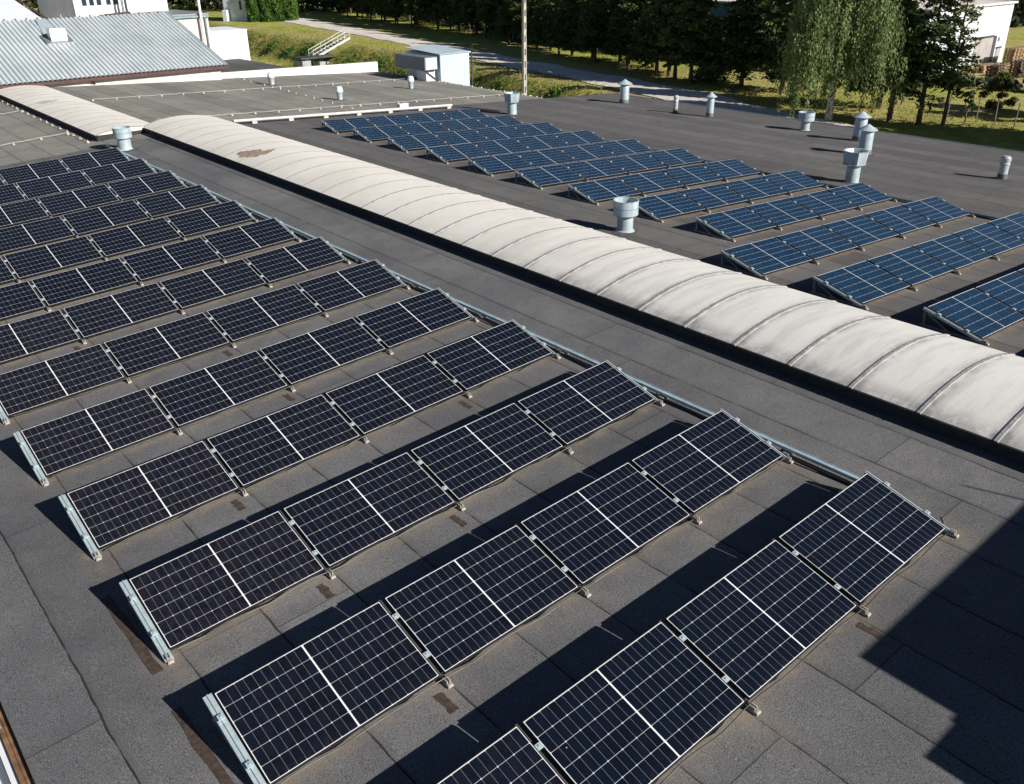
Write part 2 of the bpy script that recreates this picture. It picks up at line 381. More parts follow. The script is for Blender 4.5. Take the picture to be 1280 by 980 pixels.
# ------------------------------------------------------------------ ground, road
def interp(tab, y):
    if y <= tab[0][0]: return tab[0][1] + (y-tab[0][0])*(tab[1][1]-tab[0][1])/(tab[1][0]-tab[0][0])*0.0
    for (a, b), (c, d) in zip(tab, tab[1:]):
        if y <= c: return b+(d-b)*(y-a)/(c-a)
    return tab[-1][1] + (y-tab[-1][0])*.14
BANK = [(30, 46.5), (52.9, 48.3), (60, 49.3), (73, 52.0), (87, 54.0), (103, 55.4), (117, 56.2), (138, 57.2), (147, 57.6)]
ROAD_L = [(20, 44.5), (36, 46.2), (57.3, 50.6), (63.4, 52.4), (75.5, 54.3), (92.1, 57.7), (115, 62.9), (154, 69.2), (190, 76), (240, 88)]
ROAD_R = [(20, 46.5), (36, 50.2), (51.4, 55.1), (58.5, 56.4), (83.4, 60.9), (94.5, 63.4), (118.8, 68.3), (168.3, 78.5), (190, 82.5), (240, 94)]
def gz(x, y):
    d = x - interp(BANK, y)
    t = max(0., min(1., (d+5.5)/5.5)); t = t*t*(3-2*t)
    n = .10*math.sin(x*.7+y*.31)+.08*math.sin(y*.53-x*.21)
    return -9.3 + 3.3*t + n*(.3 if d > 0 else 1.0)*(1 if d < 20 else .5)
def build_ground():
    xs = sorted(set([-900, -500, -250, -150, -100, -70, -50] + list(range(-40, 40, 8)) + [40+1.0*i for i in range(0, 61)] + list(range(102, 160, 6)) + [170, 200, 260, 350, 500, 900, 1600]))
    ys = sorted(set([-900, -500, -250, -120, -80, -50] + list(range(-40, 30, 6)) + [30+1.0*i for i in range(0, 150)] + list(range(182, 260, 8)) + [280, 340, 420, 600, 900, 1600]))
    v = []; f = []; worn = []; bank = []
    for y in ys:
        for x in xs:
            v.append((x, y, gz(x, y)))
            d = x-interp(BANK, y)
            worn.append(max(0, 1-abs(d-.6)/1.5)*(1.0 if y > 95 else .55)*(y > 40) + max(0, 1-abs(x-interp(ROAD_L, y)+.5)/1.2)*.8 + .5*(x > 74)*(y > 28)*(y < 41)*(x < 100))
            bank.append(max(0, min(1, (-d-.2)/1.2)))
    nx = len(xs)
    for j in range(len(ys)-1):
        for i in range(nx-1): f.append((j*nx+i, j*nx+i+1, (j+1)*nx+i+1, (j+1)*nx+i))
    b = MB(); b.v = v; b.f = f; b.mi = [0]*len(f); me = b.mesh('ground', M['ground'], True)
    for nm, dat in (('worn', worn), ('bank', bank)):
        a = me.attributes.new(nm, 'FLOAT', 'POINT'); a.data.foreach_set('value', dat)
    tag(link('ground', me), kind='structure')
    b = MB(); pr = None
    y = 20.0
    while y <= 240:
        a, c = interp(ROAD_L, y), interp(ROAD_R, y); n = 7
        row = [(a+(c-a)*k/(n-1)+.18*math.sin(y*.9+k*9)*(k in (0, n-1)), y, gz(a+(c-a)*k/(n-1), y)+.06+.05*math.sin(math.pi*k/(n-1))) for k in range(n)]
        o = len(b.v); b.v += row
        if pr is not None:
            for k in range(n-1): b.f.append((pr+k, pr+k+1, o+k+1, o+k)); b.mi.append(0)
        pr = o; y += 1.5
    tag(b.build('road', M['road'], None, True), kind='structure')
build_ground()

# ------------------------------------------------------------------ main factory building
hall = thing('factory_building', 'long low factory hall with dark felt roof carrying the solar panels', 'building')
def roof_sheet(name, x0, x1, y0, y1, mat, dx, dy, rows):
    nx, ny = int(round((x1-x0)/dx))+1, int(round((y1-y0)/dy))+1
    xs = np.linspace(x0, x1, nx); ys = np.linspace(y0, y1, ny)
    X, Y = np.meshgrid(xs, ys); ST = np.zeros_like(X)
    for (xa, xb, yl, gaps) in rows:
        d = yl-Y                                              # metres in front of the low edge
        inx = np.clip((X-xa+.3)/.3, 0, 1)*np.clip((xb+.3-X)/.3, 0, 1)
        ST = np.maximum(ST, inx*np.where(d > -.25, np.exp(-np.maximum(d-.02, 0)/.06), 0)*.5)
        for g in gaps:
            gx = g+RNG.uniform(-.08, .08)
            ST = np.maximum(ST, np.exp(-((X-gx)/.16)**2)*np.where(d > -.2, np.exp(-np.maximum(d, 0)/RNG.uniform(.10, .28)), 0)*RNG.uniform(.4, 1.0))
    Z = -TA*np.abs(X)
    v = np.stack([X.ravel(), Y.ravel(), Z.ravel()], 1)
    idx = np.arange(nx*ny).reshape(ny, nx)
    f = np.stack([idx[:-1, :-1].ravel(), idx[:-1, 1:].ravel(), idx[1:, 1:].ravel(), idx[1:, :-1].ravel()], 1)
    me = bpy.data.meshes.new(name); me.from_pydata(v.tolist(), [], f.tolist()); me.materials.append(mat)
    a = me.attributes.new('stain', 'FLOAT', 'POINT'); a.data.foreach_set('value', ST.ravel().astype(np.float32))
    return link(name, me, hall)
def gpos(Mx, x, y, z=0): return Mx @ Vector((x, y, z))
rl = [(gpos(ML, LX[i]-4*W-3*GAP, 0).x, gpos(ML, LX[i], 0).x, LY[i], [gpos(ML, LX[i]-k*(W+GAP)+GAP/2, 0).x for k in range(5)]) for i in range(13)]
rr = [(gpos(MR, RX[i], 0).x, gpos(MR, RX[i]+RN[i]*(W+GAP), 0).x, RY[i], [gpos(MR, RX[i]+k*(W+GAP)-GAP/2, 0).x for k in range(RN[i]+1)]) for i in range(13)]
XE, XW = 24.0, -11.55
r1 = roof_sheet('roof_slope', XW, 0.0, -9.0, 29.5, M['felt'], .11, .09, rl)
r2 = roof_sheet('roof_slope', 0.0, XE, -9.0, 31.1, M['felt_right'], .16, .12, rr)
b = MB()
b.box(XW+.12, -8.9, -9.6, XE-.12, 31.0, -2.2); b.add([(XW+.12, -8.9, -2.2), (XE-.12, -8.9, -2.2), (XE-.12, -8.9, zroof(XE)-.03), (0, -8.9, -.03), (XW+.12, -8.9, zroof(XW)-.03)], [(0, 1, 2, 3, 4)])
b.box(XE-.14, -8.9, -2.3, XE-.12, 31.0, zroof(XE)-.03); b.box(XW+.12, -8.9, -2.3, XW+.14, 31.0, zroof(XW)-.03)
b.build('wall', M['white_old'], hall)
b = MB(); b.box(XE, -9, zroof(XE)-.22, XE+.05, 31.1, zroof(XE)+.02); b.build('eave_trim', M['galv_dark'], hall)

# older wing behind
wing = thing('old_factory_wing', 'older factory wing with greenish grey felt roof beyond the joint', 'building')
WX = 19.1
b = MB()
def strip(bm, xa, xb, ya, yb, dz=0.0):
    bm.add([(xa, ya, zroof(xa)+dz), (xb, ya, zroof(xb)+dz), (xb, yb, zroof(xb)+dz), (xa, yb, zroof(xa)+dz)], [(0, 1, 2, 3)])
strip(b, -14, 0, 29.504, 46.5); strip(b, 0, WX, 31.104, 46.5)
b.build('roof_slope', M['felt_old'], wing)
b = MB(); b.box(-13.9, 31.1, -9.6, WX-.05, 46.5, -1.35)
b.add([(WX-.05, 31.1, -1.4), (WX-.05, 46.5, -1.4), (WX-.05, 46.5, zroof(WX)-.02), (WX-.05, 31.1, zroof(WX)-.02)], [(0, 1, 2, 3)])
b.build('wall', M['white_old'], wing)
b = MB()
for k in range(-2, 24):
    xa, xb = 9.6+k*.39, 9.6+(k+1)*.39
    b.box(xa, 46.35, zroof(xb)-.1, xb+.002, 46.62, -.18-(k*.39)*.021)
b.build('parapet', M['white_wall'], wing)
# pale gravel and moss along the verge, as small stones
b = MB()
for k in range(70):
    y = random.uniform(31.3, 46.2); x = WX-abs(random.gauss(0, .08)); s_ = random.uniform(.02, .05)
    b.bbox(x-s_, y-s_, zroof(x)-.01, x+s_, y+s_, zroof(x)+s_, s_*.4)
tag(b.build('verge_stones', M['holder']), 'loose pale stones along the far edge of the old felt roof', 'stones', kind='stuff')

# tall stepped block at the near end of the roof: it throws the stepped shadow
tower = thing('stepped_gable_block', 'taller stepped end block of the hall, casting the stepped shadow', 'building', (0, -4.38, 0))
b = MB(); cp = MB()
def tower_seg(bm, xa, xb, h, y0=-6, y1=0, low=-1.5):
    xm = [xa]+([0] if xa < 0 < xb else [])+[xb]
    for p, q in zip(xm, xm[1:]):
        bm.add([(p, y0, low), (q, y0, low), (q, y1, low), (p, y1, low), (p, y0, zroof(p)+h), (q, y0, zroof(q)+h), (q, y1, zroof(q)+h), (p, y1, zroof(p)+h)],
               [(0, 3, 2, 1), (4, 5, 6, 7), (0, 1, 5, 4), (1, 2, 6, 5), (2, 3, 7, 6), (3, 0, 4, 7)])
for xa, xb, h in ((-3.78, 26, 2.13), (-3.98, -3.78, 1.92), (-4.23, -3.98, 1.70), (-4.76, -4.23, 1.68), (-4.88, -4.76, 1.50), (-5.7, -4.88, 1.25)):
    tower_seg(b, xa, xb, h)
b.build('wall', M['white_old'], tower)
cp.add([(-3.82, -6.05, zroof(3.82)+2.133), (0, -6.05, 2.133), (26.05, -6.05, zroof(26)+2.133), (26.05, .03, zroof(26)+2.133), (0, .03, 2.133), (-3.82, .03, zroof(3.82)+2.133),
        (-3.82, -6.05, zroof(3.82)+2.19), (0, -6.05, 2.19), (26.05, -6.05, zroof(26)+2.19), (26.05, .03, zroof(26)+2.19), (0, .03, 2.19), (-3.82, .03, zroof(3.82)+2.19)],
       [(6, 7, 10, 11), (7, 8, 9, 10), (5, 4, 10, 11), (4, 3, 9, 10), (0, 5, 11, 6), (0, 1, 4, 5), (1, 2, 3, 4)])
cp.build('coping', M['galv_dark'], tower)
b = MB(); b.tube([(-.1, -.3, 2.15), (-.1, -.3, 2.72)], .014, 6); b.build('aerial_rod', M['chrome'], tower)

# ------------------------------------------------------------------ barrel skylights
def skylight(label, x0, x1, z0, rise, ya, n, pitch, near_curb, group):
    t = thing('barrel_skylight', label, 'skylight', ((x0+x1)/2, ya, 0), 0, group)
    hw = (x1-x0)/2; rad = (hw*hw+rise*rise)/(2*rise); ang = math.asin(hw/rad); NS = 18
    def arc(dr, k, over=0.0):
        a = -ang*(1+over)+2*ang*(1+over)*k/NS; return (rad+dr)*math.sin(a), z0-(rad-rise)+(rad+dr)*math.cos(a)
    b = MB()
    ln = n*pitch
    for sx in (-1, 1):
        xa = sx*hw; xb = sx*(hw-.07); xc = (x0+x1)/2+xa
        lo = min(zroof(xc), zroof((x0+x1)/2+xb))-.05
        b.box(min(xa, xb)+(.03 if sx < 0 else 0), 0, lo, max(xa, xb)-(.03 if sx > 0 else 0), ln, z0-.045)
        b.box(min(xa, xb)-(.02 if sx < 0 else -.01), 0, z0-.043, max(xa, xb)+(.02 if sx > 0 else -.01), ln, z0-.008)
    b.box(-hw+.05, -.02, -.25, hw-.05, .05, z0-.01); b.box(-hw+.05, ln-.05, -.25, hw-.05, ln+.02, z0-.01)
    b.build('curb', M['curb'], t)
    # sheet
    sb = MB()
    for k in range(NS+1):
        x, z = arc(0, k)
        sb.v += [(x, 0, z), (x, pitch, z), (x, 0, z-.012), (x, pitch, z-.012)]
    for k in range(NS): o = 4*k; sb.f += [(o, o+4, o+5, o+1), (o+2, o+3, o+7, o+6)]
    sb.mi = [0]*len(sb.f)
    sme = sb.mesh('glazing_sheet', M['glaze'], True)
    for i in range(n):
        o = link('glazing_sheet', sme, t); o.location = (0, i*pitch, 0)
    def bar_mesh(wd, dr, mat):
        rbm = MB()
        for k in range(NS+1):
            x, z = arc(dr, k, .01); x2, z2 = arc(-.004, k, .01)
            rbm.v += [(x, -wd/2, z), (x, wd/2, z), (x2, -wd/2-.01, z2), (x2, wd/2+.01, z2)]
        for k in range(NS):
            o = 4*k; rbm.f += [(o, o+4, o+5, o+1), (o, o+2, o+6, o+4), (o+1, o+5, o+7, o+3)]
        rbm.f += [(0, 1, 3, 2), (4*NS, 4*NS+2, 4*NS+3, 4*NS+1)]
        for k in range(1, NS, 2):
            x, z = arc(dr+.002, k); o = len(rbm.v); s_ = .008
            rbm.v += [(x-s_, -s_, z), (x+s_, -s_, z), (x+s_, s_, z), (x-s_, s_, z), (x, 0, z+.009)]
            rbm.f += [(o, o+1, o+4), (o+1, o+2, o+4), (o+2, o+3, o+4), (o+3, o, o+4)]
        rbm.mi = [0]*len(rbm.f)
        return rbm.mesh('glazing_bar', mat, False)
    rme = bar_mesh(.050, .014, M['rib']); rme2 = bar_mesh(.040, .005, M['rib_pale'])
    for i in range(n+1):
        o = link('glazing_bar', rme if ya+i*pitch < 16 else rme2, t); o.location = (0, i*pitch, 0)
    for yy in (.006, ln-.006):                     # closing end sheets
        eb = MB(); vv = [(-hw+.02, yy, z0-.02)]+[(arc(-.002, k)[0]*.995, yy, arc(-.002, k)[1]) for k in range(NS+1)]+[(hw-.02, yy, z0-.02)]
        eb.add(vv, [tuple(range(len(vv)))]); eb.build('end_sheet', M['glaze'], t)
    return t, arc
sk1, arc1 = skylight('long cream barrel skylight running along the ridge between the two panel arrays', -.92, 1.93, .16, .225, -3.67, 34, 1.01, True, 'barrel skylights on the ridge')
sk2, arc2 = skylight('whiter barrel skylight on the old roof, running up to the corrugated metal roof', -2.60, -.25, .085, .15, 30.55, 16, 1.0, True, 'barrel skylights on the ridge')
def blotch(par, arc, hw, cx, cy, lobes, mat):      # irregular dirt film lying on the curved sheet
    b = MB(); N = 40
    for (ox, oy, ra, rb, ph) in lobes:
        pts = []
        for k in range(N):
            a = 2*math.pi*k/N; q = 1+.18*math.sin(3*a+ph)+.10*math.sin(7*a+ph*2)
            pts.append((cx+ox+ra*q*math.cos(a), cy+oy+rb*q*math.sin(a)))
        pts = [(cx+ox, cy+oy)]+pts
        b.add([(x, y, arc(x)+.0035+.001*ph) for x, y in pts], [(0, 1+k, 1+(k+1) % N) for k in range(N)])
    return b.build('dirt_film', mat, par)
def zarc(hw, z0, rise):
    rad = (hw*hw+rise*rise)/(2*rise)
    return lambda x: z0-(rad-rise)+math.sqrt(rad*rad-x*x)
blotch(sk1, zarc(1.425, .16, .225), 1.4, -.86, 26.45, [(0, 0, .32, .38, 0.2), (.30, -.28, .28, .22, 1.0), (-.12, .38, .18, .2, 2.1)], M['stain_patch'])
M['grey_film'] = simple('grey_dirt_film', (.48, .46, .44), .8, 0, .15, 5)
blotch(sk2, zarc(1.175, .085, .15), 1.1, -.55, 8.8, [(0, 0, .24, .35, .3), (.28, -.15, .2, .2, 1.2)], M['grey_film'])

# ------------------------------------------------------------------ solar panels
def panel_meshes(cellmat):
    fr = MB(); t_ = .007; tx = .007; dp = .035
    for (x0, y0, x1, y1) in ((0, 0, W, t_), (0, L-t_, W, L), (0, t_, tx, L-t_), (W-tx, t_, W, L-t_)): fr.box(x0, y0, -dp, x1, y1, 0)
    bs = MB(); bs.box(tx, t_, -.012, W-tx, L-t_, -.0030)
    ce = MB(); ce.box(0, 0, 0, .855, 1.0092, .0015)
    return fr.mesh('panel_frame', M['frame']), bs.mesh('backsheet', M['backsheet']), ce.mesh('cell_half', cellmat)
PM = {'l': panel_meshes(M['cell_left']), 'r': panel_meshes(M['cell_right'])}
def panel(side, Mx, x, y, label, dust):
    t = thing('solar_panel', label, 'solar panel', group='solar panels on the %s of the skylight' % ('left' if side == 'l' else 'right'))
    t.matrix_world = Mx @ Matrix.Translation((x, y, Z0)) @ Matrix.Rotation(TILT+R(random.gauss(0, .12)), 4, 'X') @ Matrix.Rotation(R(random.gauss(0, .08)), 4, 'Z')
    f, bs, ce = PM[side]
    link('panel_frame', f, t); link('backsheet', bs, t)
    for xx in (.0145, W-.0145-.855):
        o = link('cell_half', ce, t); o.location = (xx, .0144, -.0028); o.color = (1, 1, 1, dust)
    return t
# mounting triangles
LC, LS = L*math.cos(TILT), L*math.sin(TILT)
def mount_meshes(wide, wd=None):
    w_ = wd or (.085 if wide else .052)
    c, s_ = math.cos(TILT), math.sin(TILT)
    def sl(y, z): return (0, y*c-z*s_, Z0+y*s_+z*c)          # slope space -> local
    rail = MB(); dz = -.066 if not wide else -.048
    rail.bar(sl(-.10, dz), sl(L+.03, dz), w_, .042, (0, -s_, c))
    if wide:
        rail.bar(sl(-.10, dz+.026), sl(L+.03, dz+.026), .012, .012, (0, -s_, c))
    base = MB(); base.box(-.02, -.10, .004, .02, LC+.05, .032)
    leg = MB(); leg.bar((0, LC-.02, .03), (0, LC+.005, Z0+LS-.09), .035, .03, (0, 1, 0))
    leg.bar((0, LC*.55, .03), (0, LC-.05, Z0+LS-.11), .02, .02, (0, 1, 0))
    foot = MB(); foot.bbox(-.030, -.125, .002, .030, -.01, .030, .006); foot.bar((-.016, -.02, .03), (-.016, -.09, .03), .012, .07); foot.bar((.016, -.02, .03), (.016, -.09, .03), .012, .07)
    cl = MB(); cl.box(-.030, -.028, -.012, .030, .028, .003); cl.lathe([(.008, .004), (.008, .013)], 6, cap1=True)
    return rail.mesh('rail', M['alu'] if wide else M['rail_dark']), base.mesh('base_rail', M['alu_dark']), leg.mesh('back_leg', M['alu_dark']), foot.mesh('foot', M['foot']), cl.mesh('clamp', M['alu'])  # dark leg colour stands for the shade under the panels
MM = {True: mount_meshes(True), False: mount_meshes(False)}
MM['pale'] = mount_meshes(True, .048)[0]
def mount(side, Mx, x, y, label, wide, pale=False):
    t = thing('mounting_frame', label, 'mounting frame', group='triangular mounts under the %s panels' % ('left' if side == 'l' else 'right'))
    t.matrix_world = Mx @ Matrix.Translation((x, y, 0))
    ra, ba, le, fo, cl = MM[wide]
    if pale: ra = MM['pale']
    link('rail', ra, t); link('base_rail', ba, t); link('back_leg', le, t); link('foot', fo, t)
    for q in (.25, .76):
        o = link('clamp', cl, t); yy = q*L
        o.location = (0, yy*math.cos(TILT), Z0+yy*math.sin(TILT)+.003); o.rotation_euler = (TILT, 0, 0)
for i in range(13):
    rown = ORD[i] + ' row'
    for k in range(4):
        x = LX[i]-k*(W+GAP)-W
        dust = max(0, min(1, .08+(.10, .22, .45, .95)[k]*(1 if i > 1 else .3)+random.uniform(-.06, .12)))*(1.0 if i < 7 else .35)  # reflected tint painted stronger towards the left end
        panel('l', ML, x, LY[i], '%s dark panel from the right end of the %s, left of the skylight' % (NTH[k], rown), dust)
    for k in range(5):
        end = k in (0, 4)
        x = LX[i]-k*(W+GAP)+GAP/2
        if k == 0: x = LX[i]+.034
        if k == 4: x = LX[i]-4*W-3*GAP-.052
        lab = ('mount under the %s end of the %s of panels, left of the skylight' % ('right' if k == 0 else 'left', rown)) if end else \
              'mount between %s and %s panels from right, %s, left of the skylight' % (NTH[k-1], NTH[k], rown)
        mount('l', ML, x, LY[i], lab, k == 4, k == 0)
for i in range(13):
    rown = (ORD[i] + ' row')
    for k in range(RN[i]):
        panel('r', MR, RX[i]+k*(W+GAP), RY[i], '%s blue panel from the skylight in the %s, right of the skylight' % (NTH[k], rown), max(0, min(1, random.uniform(.0, .2)+.13*k)))
    for k in range(RN[i]+1):
        x = RX[i]+k*(W+GAP)-GAP/2
        if k == 0: x = RX[i]-.036
        if k == RN[i]: x = RX[i]+RN[i]*(W+GAP)-GAP+.03
        if i == 0 and k == RN[i]: continue
        lab = ('mount under the %s end of the %s of blue panels, right of the skylight' % ('left' if k == 0 else 'right', rown)) if k in (0, RN[i]) else \
              'mount between %s and %s blue panels from the skylight, %s on the right' % (NTH[k-1], NTH[k], rown)
        mount('r', MR, x, RY[i], lab, False, k == 0)

# ------------------------------------------------------------------ bitumen repair strips on the felt
def felt_patch(Mx, x, y, w_, l_, label, rz=0):
    b = MB(); n = 7; v = []
    for j in range(n):
        yy = -l_/2+l_*j/(n-1); v += [(-w_/2+random.uniform(-.012, .012), yy+random.uniform(-.01, .01), .004), (w_/2+random.uniform(-.012, .012), yy, .004)]
    b.add(v, [(2*j, 2*j+1, 2*j+3, 2*j+2) for j in range(n-1)])
    for p in list(v): pass
    o = b.build('felt_patch', M['rust_felt']); o.matrix_world = Mx @ Matrix.Translation((x, y, 0)) @ Matrix.Rotation(rz, 4, 'Z')
    tag(o, label, 'felt patch', 'brown felt patches beside the panel rows')
for i in range(0, 8):
    for k in range(1, 4):
        if (i, k) not in ((0, 1), (1, 3), (2, 2), (2, 3), (3, 1), (3, 3), (4, 2), (5, 2), (6, 3)): continue
        x = LX[i]-k*(W+GAP)+GAP/2 - .16 + random.uniform(-.03, .03)
        if (i, k) == (0, 1): x = gpos(ML.inverted(), -4.83, 0).x
        felt_patch(ML, x, LY[i]-.24, .085, .27, 'small brown felt patch before the gap after %s panel from right, %s left' % (NTH[k-1], ORD[i] + ' row'))
felt_patch(ML, XR-10.31, 4.86, .10, 1.50, 'long brown felt strip beside the left end of the third panel row', R(1))
felt_patch(ML, XR-10.33, 2.72, .10, 1.65, 'long brown felt strip beside the left end of the second panel row', R(1))

# ------------------------------------------------------------------ cable trays, pipe on blocks
def tray(label, Mx, x, ya, yb, matname='tray', zt=.10):
    t = thing('cable_tray', label, 'cable tray', group='galvanised cable trays along the panel rows')
    t.matrix_world = Mx
    b = MB(); n = 40
    b.box(x-.035, ya, zt-.045, x+.035, yb, zt-.040); b.box(x-.038, ya, zt-.045, x-.033, yb, zt); b.box(x+.033, ya, zt-.045, x+.038, yb, zt)
    b.box(x-.030, ya, zt-.012, x+.030, yb, zt-.008)
    b.build('channel', M[matname], t)
    y = ya+.35
    while y < yb:
        sb = MB(); sb.bbox(x-.09, y-.05, .003, x+.07, y+.05, zt-.05, .01); sb.build('support_block', M['foot'], t); y += 1.06
    c = MB(); pts = []
    y = ya+.1
    while y < yb: pts.append((x-.10+.025*math.sin(y*2.1), y, .022+.012*math.sin(y*4.3)**2)); y += .22
    c.tube(pts, .016, 6); c.build('cable', M['cable'], t)
tray('pale galvanised cable tray along the right ends of the left panel rows', ML, gpos(ML.inverted(), -2.69, 0).x, .75, 29.2)
tray('dark edged cable tray along the right ends of the right panel rows', MR, gpos(MR.inverted(), 11.98, 0).x, 2.0, 26.9, 'galv_dark', .08)
for i in range(13):
    t = MB(); x = LX[i]+.05
    t.tube([(x+.02, LY[i]+.16, .03), (x+.09, LY[i]+.10, .022), (x+.17, LY[i]+.17, .03)], .010, 6)
    o = t.build('cable_loop', M['cable']); o.matrix_world = ML
    tag(o, 'black cable loop at the right end foot of the %s, left of skylight' % (ORD[i] + ' row'), 'cable', 'cable loops at the row ends')
for i in range(6):
    b = MB(); pts = []; xa = LX[i]-4*W-2*GAP; n = 48
    for k in range(n+1):
        q = k/n; pts.append((xa+(LX[i]-xa)*q, LY[i]-.035+.012*math.sin(q*40), .035+.028*abs(math.sin(q*math.pi*9+i))))
    b.tube(pts, .007, 5); o = b.build('string_cable', M['cable']); o.matrix_world = ML
    tag(o, 'thin black cable sagging along the low edge of the %s of dark panels' % (ORD[i] + ' row'), 'cable', 'cables along the low edges of the left rows')
pp = thing('roof_pipe', 'long pale pipe on blocks crossing the roof joint behind the right panels', 'pipe')
b = MB(); b.tube([(2.4, 30.30, zroof(2.4)+.13), (12.7, 30.25, zroof(12.7)+.13)], .055, 10); b.build('pipe', M['pipe_white'], pp, True)
x = 3.2
while x < 12.8:
    b = MB(); b.bbox(x-.10, 30.17, zroof(x), x+.10, 30.39, zroof(x)+.09, .015); b.build('support_block', M['holder'], pp); x += 1.55
b = MB(); b.tube([(12.7, 30.25, zroof(12.7)+.13), (13.1, 30.0, zroof(13.1)+.05), (13.6, 29.2, zroof(13.6)+.02), (13.9, 28.3, zroof(13.9)+.02)], .02, 6); b.build('cable', M['cable'], pp)
bx = thing('junction_box', 'small white box on the roof pipe behind the far blue panels', 'box', (10.3, 30.6, zroof(10.3)))
b = MB(); b.bbox(-.22, -.12, 0, .22, .12, .28, .03); b.build('housing', M['white_steel'], bx)
b = MB(); b.box(-.24, -.14, .281, .24, .14, .30); b.build('lid', M['white_steel'], bx)

# ------------------------------------------------------------------ lightning wires
def wire(label, pts, pitch=1.0):
    t = thing('lightning_wire', label, 'wire', pts[0]+(0,), 0, 'lightning protection wires on the old roof'); ox, oy = pts[0]
    (xa, ya), (xb, yb) = pts; ln = math.hypot(xb-xa, yb-ya); n = max(2, int(ln/pitch)); wp = []
    for k in range(n*3+1):
        q = k/(n*3); x, y = xa+(xb-xa)*q+random.gauss(0, .008), ya+(yb-ya)*q+random.gauss(0, .008)
        wp.append((x-ox, y-oy, zroof(x)+.085-.02*math.sin(math.pi*(k % 3)/3)))
    b = MB(); b.tube(wp, .009, 5); b.build('wire', M['wire'], t)
    h0 = MB(); h0.lathe([(.055, .003), (.052, .035), (.025, .05), (.018, .085)], 10, cap1=True); hm = h0.mesh('holder', M['holder'], True)
    for k in range(n+1):
        q = k/n; x, y = xa+(xb-xa)*q, ya+(yb-ya)*q
        o = link('holder', hm, t); o.location = (x-ox+random.gauss(0, .02), y-oy+random.gauss(0, .02), zroof(x)); o.scale = (random.uniform(.8, 1.1),)*3
for lab, p_ in (('lightning wire crossing the middle of the old roof to the parapet end', ((.1, 39.7), (19.0, 41.6))),
                ('lightning wire along the joint behind the white pipe', ((.3, 32.5), (18.6, 32.9))),
                ('lightning wire running away past the small roof cowls to the parapet', ((8.7, 32.2), (9.7, 46.2))),
                ('lightning wire beside the left curb of the far white skylight', ((-2.85, 30.6), (-2.75, 46.0))),
                ('lightning wire crossing the old roof left of the far skylight, nearer one', ((-13.5, 32.0), (-2.9, 32.8))),
                ('lightning wire crossing the old roof left of the far skylight, farther one', ((-13.5, 38.6), (-2.9, 39.6)))):
    wire(lab, p_, 1.0 if p_[1][0] > 0 else .9)

# ------------------------------------------------------------------ roof vents
def flashing(t, x, r):
    b = MB(); n = 26; v = [(0, 0, .012)]
    for k in range(n):
        a = 2*math.pi*k/n; q = r*(1+.16*math.sin(2*a+x)+.07*math.sin(5*a+x*3)); px, py = q*math.cos(a), q*math.sin(a)
        v.append((px, py, 0))
    ca, sa = math.cos(-t.rotation_euler.z), math.sin(-t.rotation_euler.z); g = -TA*(1 if x > 0 else -1)
    v = [(p[0], p[1], g*(p[0]*ca+p[1]*sa)+.006+(.03 if i == 0 else 0)) for i, p in enumerate(v)]
    b.add(v, [(0, 1+k, 1+(k+1) % n) for k in range(n)]); b.build('base_flashing', M['curb_soft'], t)
def cup_vent(label, x, y, rd, rn, h):
    t = thing('cup_vent', label, 'roof vent', (x, y, zroof(x)), random.uniform(0, 3), 'wide topped roof vents')
    b = MB(); b.lathe([(rn*1.25, -.02), (rn*1.2, .03), (rn, .05), (rn, h*.50)], 28); b.build('neck', M['galv'], t, True)
    b = MB(); b.lathe([(rn*.98, h*.50), (rd*.95, h*.53), (rd, h*.55), (rd, h*.985), (rd*1.03, h*.985), (rd*1.03, h), (rd*.94, h), (rd*.94, h*.60), (rn*.6, h*.58)], 32, cap1=True); b.build('drum', M['galv'], t, True)
    b = MB(); b.lathe([(rd*1.006, h*.76), (rd*1.018, h*.765), (rd*1.018, h*.775), (rd*1.006, h*.78)], 32); b.build('band', M['galv_dark'], t, True)
    b = MB(); b.lathe([(rn*.85, h*.6), (rn*.9, h*.75), (.02, h*.86)], 20, cap1=True); b.build('inner_cone', M['galv_dark'], t, True)
    flashing(t, x, rn*1.9)
cup_vent('wide drum vent in the gap between the skylight and the right panels', 3.15, 10.59, .29, .185, .74)
cup_vent('wide drum vent at the far right corner of the left panel rows', -2.34, 28.35, .29, .215, .73)
cup_vent('wide cup vent on the far right roof edge before the birch', 21.43, 17.68, .325, .18, .73)
def cone_vent(label, x, y, r, rc, h):
    t = thing('cone_vent', label, 'roof vent', (x, y, zroof(x)), 0, 'pipe vents with conical caps')
    b = MB(); b.lathe([(r*1.06, -.03), (r*1.06, h*.16), (r*1.04, h*.17)], 24); b.build('collar', M['galv_band'], t, True)
    b = MB(); b.lathe([(r, h*.15), (r, h*.70), (r*.93, h*.76), (r*.93, h*.80)], 24, cap1=True); b.build('pipe', M['galv'], t, True)
    b = MB(); b.lathe([(rc, h*.805), (rc*1.0, h*.82), (rc*.5, h*.91), (.015, h)], 24); b.lathe([(rc*.99, h*.806), (.02, h*.96)], 24); b.build('conical_cap', M['galv'], t, True)
    b = MB()
    for k in range(3):
        a = k*2.094+.4; b.bar((r*.9*math.cos(a), r*.9*math.sin(a), h*.74), (rc*.75*math.cos(a), rc*.75*math.sin(a), h*.85), .02, .006)
    b.build('cap_stay', M['galv_dark'], t)
    flashing(t, x, r*1.7)
cone_vent('tall cone capped vent nearest the grass corner of the right roof', 21.3, 27.74, .225, .36, 1.12)
cone_vent('slimmer cone capped vent between the steel flue and the cup vent', 21.17, 22.39, .16, .26, 1.06)
cone_vent('cone capped vent standing behind its twin, right of the birch trunk', 20.91, 14.96, .23, .34, 1.11)
